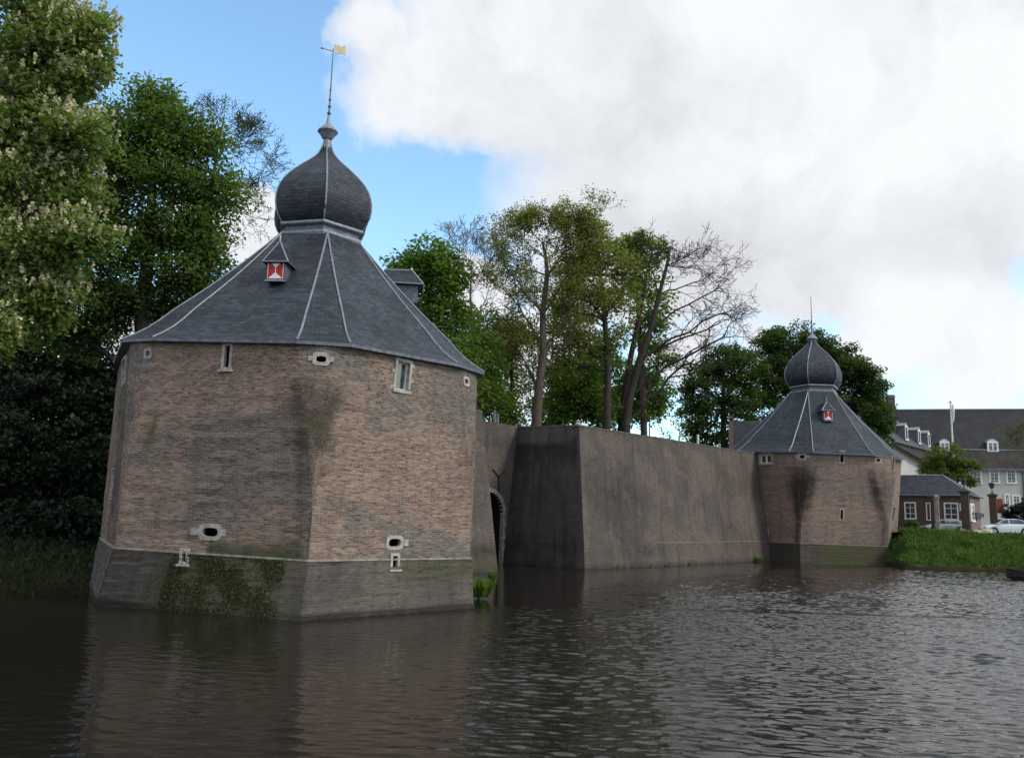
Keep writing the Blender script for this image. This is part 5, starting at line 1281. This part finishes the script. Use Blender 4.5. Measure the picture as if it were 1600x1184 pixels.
for i, (px, d, py, rx, ry, lb) in enumerate(bush):
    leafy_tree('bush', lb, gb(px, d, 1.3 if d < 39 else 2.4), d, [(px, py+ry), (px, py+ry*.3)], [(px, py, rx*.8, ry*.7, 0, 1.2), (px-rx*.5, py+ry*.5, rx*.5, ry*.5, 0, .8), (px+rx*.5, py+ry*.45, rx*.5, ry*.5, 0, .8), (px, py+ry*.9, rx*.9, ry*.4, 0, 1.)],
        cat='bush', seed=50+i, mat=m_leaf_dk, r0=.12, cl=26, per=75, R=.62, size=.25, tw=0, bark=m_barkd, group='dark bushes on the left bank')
# behind the curtain wall
leafy_tree('park_tree', 'bright green tree just right of the near tower roof', gb(668, 72), 72, [(672, 600), (670, 500), (664, 430)], [(668, 405, 38, 26, 0, .8), (640, 425, 34, 26, 0, .6), (700, 430, 32, 30, 0, .7), (675, 455, 46, 30, 0, .8), (700, 500, 44, 34, 0, .8), (660, 500, 40, 34, 0, .7), (720, 560, 46, 40, 0, .9), (745, 620, 36, 40, 0, .8), (690, 570, 46, 44, 0, .8), (756, 560, 30, 40, 1, .5)],
    seed=71, mat=m_leaf_br, r0=.4, cl=44, per=60, R=1.15, size=.36, tw=1)
open_tree('purple_twig_tree', 'slim bare tree with a purplish haze of twigs above the white cloud', gb(738, 80), 80, [(740, 600), (738, 520), (735, 460), (737, 410)],
    [(4, 718, 392, 0), (4, 738, 385, 0), (4, 756, 395, 0), (3, 716, 425, 0), (3, 760, 425, 0), (2, 762, 460, 0)], seed=9, r0=.26, L=2.0, maxl=5, minr=.016, bark=m_barkg, mat=m_leaf_ol, per=1, R=.3, size=.14, frac=.3)
leafy_tree('young_tree', 'small olive brown tree with thin foliage behind the gate wall', gb(800, 78), 78, [(800, 610), (798, 560), (800, 500)], [(790, 500, 30, 24, 0, .5), (812, 530, 30, 30, 0, .6), (775, 540, 30, 30, 0, .5), (800, 570, 36, 30, 0, .6), (760, 500, 26, 30, 0, .4), (785, 620, 34, 34, 0, .5)],
    seed=72, mat=m_leaf_ol, r0=.2, cl=36, per=50, R=1.0, size=.26, tw=2, bark=m_barkd)
open_tree('tall_alder', 'tallest slender tree with a dark trunk and sparse olive leaf buds', gb(838, 73), 73, [(838, 660), (842, 610), (849, 550), (848, 490), (855, 430), (853, 405), (848, 380)],
    [(6, 818, 375, 0), (7, 832, 366, 0), (7, 860, 362, 0), (7, 885, 368, 0), (6, 885, 385, 0), (5, 892, 392, 1), (5, 812, 420, 0), (4, 800, 430, -1), (5, 905, 375, 0), (4, 895, 430, 1), (3, 895, 480, 0), (2, 890, 525, 0), (3, 812, 480, 0), (2, 820, 565, 1)],
    seed=21, r0=.52, mat=m_leaf_ol, per=8, R=.65, size=.2, L=2.0, frac=.55, minr=.014, bark=m_bark)
leafy_tree('oak_tree', 'olive brown tree in thin young leaf right of the tallest tree', gb(948, 76), 76, [(948, 650), (950, 580), (945, 500), (938, 430), (930, 390)], [(925, 385, 36, 24, 0, .6), (900, 420, 34, 28, 0, .5), (950, 410, 34, 30, 0, .6), (915, 460, 46, 30, 0, .7), (960, 470, 40, 34, 0, .7), (900, 520, 44, 30, 0, .6), (950, 530, 40, 34, 0, .6), (880, 570, 36, 34, 0, .5), (975, 430, 28, 34, 0, .4), (870, 480, 26, 26, 0, .3)],
    seed=73, mat=m_leaf_ol, r0=.42, cl=44, per=48, R=1.15, size=.28, tw=2, bark=m_barkd)
leafy_tree('park_tree', 'green tree whose crown shows left of the bare tree', gb(1010, 86), 86, [(1005, 620), (1000, 540), (995, 450), (990, 400)], [(985, 380, 26, 16, 0, .5), (1010, 395, 30, 20, 0, .5), (1000, 430, 36, 30, 0, .6), (1025, 470, 26, 34, 0, .5), (1010, 520, 34, 30, 0, .6), (1035, 560, 26, 30, 0, .4)],
    seed=74, mat=m_leaf_br, r0=.4, cl=46, per=60, R=1.15, size=.34, tw=1)
leafy_tree('park_bush', 'bright green bush behind the wall corner below the oak', gb(900, 80), 80, [(900, 640)], [(900, 610, 40, 34, 0, 1.), (870, 640, 40, 30, 0, .8), (930, 640, 34, 30, 0, .8), (915, 580, 30, 26, 0, .5)], cat='bush', seed=75, mat=m_leaf_br, r0=.15, cl=46, per=70, R=1.1, size=.34, tw=0)
leafy_tree('park_bush', 'green bush behind the wall below the bare tree', gb(1015, 88), 88, [(1015, 640)], [(1015, 600, 34, 34, 0, 1.), (1000, 640, 36, 26, 0, .8), (1030, 630, 24, 26, 0, .5), (990, 585, 24, 22, 0, .4)], cat='bush', seed=76, mat=m_leaf_br, r0=.15, cl=40, per=60, R=1.1, size=.34, tw=0)
leafy_tree('park_bush', 'shaded green bush above the gate wall', gb(770, 74), 74, [(765, 640)], [(765, 630, 28, 28, 0, .8), (800, 650, 24, 18, 0, .5)], cat='bush', seed=77, mat=m_leaf_br, r0=.15, cl=40, per=60, R=1.1, size=.3, tw=0)
open_tree('bare_tree', 'large bare grey tree with wide spreading limbs above the long wall', gb(975, 78), 78, [(978, 660), (984, 620), (1000, 560), (1018, 510), (1030, 460), (1042, 415), (1048, 385)],
    [(7, 1054, 390, 0), (6, 1072, 402, 0), (6, 1088, 420, 0), (5, 1098, 438, 1), (4, 1115, 455, 0), (3, 1125, 490, 0), (3, 1105, 515, -1), (2, 1128, 528, 0), (1, 1065, 572, 0), (7, 1034, 392, 0), (5, 1014, 415, 0)],
    seed=33, r0=.50, L=1.9, minr=.016, bark=m_barkd, spread=.62, up=.02, kids=(2, 2, 3), rl=.42)
open_tree('bare_tree', 'second thinner grey trunk leaning left beside the large bare tree', gb(968, 79.5), 79.5, [(972, 640), (985, 560), (1000, 490), (1010, 430), (1020, 390)],
    [(5, 1008, 385, 0), (5, 1028, 388, 0), (4, 990, 425, 0), (3, 978, 475, 0)], seed=34, r0=.42, L=1.8, minr=.02, bark=m_barkd, mat=m_leaf_ol, per=3, R=.4, size=.16, frac=.5)
leafy_tree('lime_tree', 'round dark green tree left of the far tower', gb(1135, 108), 108, [(1130, 640), (1130, 600)], [(1130, 565, 40, 26, 0, .9), (1095, 595, 34, 32, 0, .8), (1160, 580, 34, 34, 0, .8), (1120, 625, 50, 34, 0, 1.), (1085, 645, 30, 28, 0, .6), (1160, 640, 40, 34, 0, .8), (1100, 680, 40, 22, 0, .6), (1150, 690, 40, 20, 0, .6)],
    seed=81, mat=m_leaf_far, r0=.5, cl=50, per=85, R=1.15, size=.34, tw=0, group='dark lime trees behind the far tower')
leafy_tree('lime_tree', 'largest dark green tree directly behind the far onion dome', gb(1250, 112), 112, [(1250, 640), (1250, 580)], [(1240, 535, 50, 26, 0, 1.1), (1290, 545, 36, 24, 0, .8), (1200, 560, 36, 40, 0, .9), (1250, 580, 60, 36, 0, 1.2), (1310, 590, 40, 40, 0, 1.), (1200, 620, 44, 40, 0, 1.), (1260, 640, 60, 36, 0, 1.), (1325, 560, 16, 14, 0, .2), (1320, 640, 40, 40, 0, .9)],
    seed=82, mat=m_leaf_far, r0=.6, cl=64, per=85, R=1.15, size=.34, tw=0, group='dark lime trees behind the far tower')
leafy_tree('lime_tree', 'dark green tree right of the far tower beside the chimney', gb(1350, 109), 109, [(1350, 660), (1350, 610)], [(1340, 580, 30, 20, 0, .8), (1362, 605, 28, 26, 0, .8), (1345, 640, 44, 34, 0, 1.1), (1372, 658, 16, 34, 0, .6), (1355, 690, 38, 22, 0, .8)],
    seed=83, mat=m_leaf_far, r0=.45, cl=54, per=80, R=1.0, size=.33, tw=0, group='dark lime trees behind the far tower')
leafy_tree('distant_tree', 'pale hazy small tree behind the end of the long wall', gb(1062, 125), 125, [(1062, 690)], [(1062, 672, 26, 16, 0, .8), (1040, 690, 22, 14, 0, .5), (1085, 690, 22, 14, 0, .5)], seed=84, mat=m_leaf_ol, r0=.25, cl=16, per=30, R=1.2, size=.35, tw=2)
leafy_tree('round_tree', 'small yellow green round tree in front of the white building', gb(1480, 106), 106, [(1480, 780), (1480, 740)], [(1480, 715, 30, 18, 0, 1.), (1456, 728, 18, 16, 0, .6), (1505, 730, 20, 18, 0, .7), (1480, 742, 40, 16, 0, 1.), (1518, 752, 10, 8, 0, .25)],
    seed=85, mat=m_leaf_yl, r0=.22, cl=44, per=60, R=.62, size=.26, tw=0)
open_tree('thin_tree', 'thin twiggy tree reaching in from the right edge before the dark roof', gb(1612, 112), 112, [(1612, 760), (1610, 720), (1608, 690)], [(3, 1598, 684, 0), (2, 1594, 700, 0), (2, 1590, 690, 0), (3, 1606, 672, 0)], seed=86, r0=.12, L=1.6, minr=.012, mat=m_leaf_yl, per=2, R=.3, size=.16, frac=.5)

leafy_tree('park_tree', 'mid green tree filling the gap between the bright tree and the tallest tree', gb(745, 88), 88, [(745, 600), (742, 540)], [(725, 510, 30, 26, 0, .6), (755, 540, 30, 30, 0, .7), (735, 590, 40, 34, 0, .9), (770, 600, 36, 34, 0, .8), (700, 620, 40, 40, 0, .8), (755, 640, 50, 26, 0, .9)],
    seed=91, mat=m_leaf_mp, r0=.3, cl=36, per=60, R=1.2, size=.36, tw=1)
leafy_tree('park_tree', 'low green tree between the oak and the bare tree', gb(930, 92), 92, [(935, 640), (935, 590)], [(905, 560, 34, 30, 0, .7), (945, 560, 34, 30, 0, .8), (985, 600, 30, 30, 0, .7), (920, 610, 44, 34, 0, 1.), (880, 600, 34, 34, 0, .8), (960, 640, 50, 30, 0, 1.), (860, 640, 34, 30, 0, .7)],
    seed=92, mat=m_leaf_br, r0=.3, cl=40, per=60, R=1.2, size=.36, tw=1)
leafy_tree('park_tree', 'broad olive tree behind the trunk of the tallest tree', gb(860, 96), 96, [(862, 620), (864, 520)], [(870, 470, 34, 30, 0, .6), (890, 430, 34, 30, 0, .5), (850, 520, 34, 30, 0, .5), (895, 500, 36, 30, 0, .6), (830, 590, 36, 40, 0, .8), (810, 520, 30, 36, 0, .6), (820, 450, 30, 30, 0, .4), (880, 560, 36, 30, 0, .6), (925, 360, 30, 18, 0, .3)],
    seed=93, mat=m_leaf_ol, r0=.3, cl=44, per=50, R=1.2, size=.3, tw=2, bark=m_barkd)

leafy_tree('shrub', 'dark shrub showing above the roof of the white car', gb(1584, 90), 90, [(1583, 812)], [(1578, 799, 10, 9, 0, .7), (1592, 796, 11, 11, 0, .8), (1585, 808, 16, 8, 0, .8), (1604, 800, 9, 10, 0, .5)], cat='shrub', seed=95, mat=m_leaf_dk, r0=.06, cl=22, per=60, R=.35, size=.2, tw=1)
leafy_tree('shrub', 'small dark shrub under the left window of the gatehouse pavilion', gb(1424, 89), 89, [(1424, 818)], [(1421, 818, 7, 6, 0, .6), (1428, 820, 7, 5, 0, .5)], cat='shrub', seed=96, mat=m_leaf_mp, r0=.05, cl=14, per=50, R=.3, size=.18, tw=0)

# ------------------------------------------------------------------ plants at the waterline
def clump(name, c, R, n, h, label, cat, seed, mat=None, group=None):
    """tuft of arching leaves"""
    rg = np.random.default_rng(seed); root = empty(name, c, label, cat, group)
    P, A, B_, u = [], [], [], []
    for i in range(n):
        a = rg.random()*2*pi; r_ = R*rg.random()**.6; hh = h*(.5+.6*rg.random()); lean = rg.random()*.7
        d_ = np.array([cos(a)*lean, sin(a)*lean, 1.]); d_ /= np.linalg.norm(d_); b0 = np.array([cos(a)*r_, sin(a)*r_, 0])
        w = np.cross(d_, rg.normal(size=3)); w /= np.linalg.norm(w); uu = rg.random()
        for t in (.25, .6): P.append(b0+d_*hh*t); A.append(d_*hh*.3); B_.append(w*hh*.09); u.append(uu)
    quads_object('leaf', np.array(P), np.array(A), np.array(B_), np.array(u), mat or m_blade, root)
    b = MB(); b.tube([(0, 0, -.1), (0, 0, h*.2)], R*.12, 5); b.build('root', m_barkd, root, local=True)
p = onz(747, 935, .05); clump('bank_plant', (p.x, p.y+.5, .1), .40, 230, .8, 'bright green leafy plant at the right foot of the near tower', 'plant', 1, m_leaf_mp)
p = onz(771, 903, .05); clump('bank_plant', (p.x, p.y, .02), .28, 90, .45, 'small dark plant at the foot of the flank wall', 'plant', 2, m_leaf_mp)
lbs = ['small green tuft at the waterline below the wall, nearest the corner', 'second green tuft from the corner at the foot of the long wall', 'third green tuft from the corner at the foot of the long wall', 'fourth green tuft from the corner at the foot of the long wall', 'green tuft at the foot of the long wall nearest the far tower']
for i, px in enumerate((963, 986, 1016, 1040, 1076)):
    t_ = (px-914)/261.; q = onz(px, 890-12*t_, 0); q += Vector((.79, -.614, 0))*.1
    clump('wall_tuft', (q.x, q.y, .05), .16, 26, .26, lbs[i], 'plant', 40+i, m_leaf_mp, 'green tufts along the foot of the long wall')
p = onz(1184, 878, 0); clump('wall_tuft', (p.x, p.y-.2, .05), .3, 90, .6, 'green tuft in the corner where the long wall meets the far tower', 'plant', 47, m_leaf_mp)
def blades(name, G, n, size, seed, mat, label, jmin=0.):
    rg = np.random.default_rng(seed); nu, nv = len(G)-1, len(G[0])-1; A_ = np.array([[tuple(q) for q in row] for row in G])
    u = rg.random(n)*nu; v = (jmin+(1-jmin)*rg.random(n))*nv; i, j = u.astype(int), v.astype(int); fu, fv = (u-i)[:, None], (v-j)[:, None]
    P = A_[i, j]*(1-fu)*(1-fv)+A_[i+1, j]*fu*(1-fv)+A_[i, j+1]*(1-fu)*fv+A_[i+1, j+1]*fu*fv
    s = size*(.5+rg.random((n, 1))); patch = (np.sin(P[:, 0]*1.7+np.sin(P[:, 1]*2.3)*2)+np.sin(P[:, 0]*.61+1.3)+np.sin(P[:, 2]*3.+P[:, 0]*.9))/3
    d_ = unit(np.stack([rg.normal(size=n)*.45, rg.normal(size=n)*.45-.2, np.ones(n)], 1)); w = unit(np.cross(d_, rg.normal(size=(n, 3))))
    s = s*(1+.5*patch[:, None])
    o = quads_object(name, P+d_*s*.45, d_*s*.5, w*s*.14, np.clip(.45+.3*patch+.3*rg.normal(size=n), 0, 1), mat); tag(o, label, 'grass', kind='stuff')
blades('grass', GR, 46000, .34, 3, m_blade, 'bright green rough grass on the bank right of the far tower', .16)
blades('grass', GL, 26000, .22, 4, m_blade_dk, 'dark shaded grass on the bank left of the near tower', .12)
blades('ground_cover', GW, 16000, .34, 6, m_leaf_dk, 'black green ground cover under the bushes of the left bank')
# ivy and moss growing thick on the plinth of the near tower
rg = np.random.default_rng(9); n = 7500; E0, E1 = G1['Sp'][-1], G1['Sp'][0]; F0, F1 = G1['Bp'][-1], G1['Bp'][0]
u = .32+.58*rg.random(n)**1.15; v = rg.random(n)**.8; cx_ = (np.sin(u*40)+np.sin(u*17+v*6)+np.sin(v*9+u*23))/3; keep = (cx_+rg.normal(size=n)*.35) > (-.05+.5*np.abs(u-.52)/.2*0)
u, v = u[keep], v[keep]; E0, E1, F0, F1 = [np.array(tuple(q)) for q in (E0, E1, F0, F1)]
P = (E0*(1-u)[:, None]+E1*u[:, None])*v[:, None]+(F0*(1-u)[:, None]+F1*u[:, None])*(1-v)[:, None]; nrm = np.cross(E1-E0, E0-F0); nrm /= np.linalg.norm(nrm); nrm = nrm*(-1 if nrm[1] > 0 else 1)
P = P+nrm*(.05+.04*rg.random((len(u), 1))); t_ = unit(rg.normal(size=P.shape)); t_ = unit(t_-(t_@nrm)[:, None]*nrm*.7); b2 = unit(np.cross(t_, nrm+rg.normal(size=P.shape)*.3)); s_ = .018+.035*rg.random((len(u), 1))
tag(quads_object('moss', P, t_*s_, b2*s_*.8, rg.random(len(u)), m_moss), 'patch of moss and small creepers on the near tower plinth', 'moss', kind='stuff')
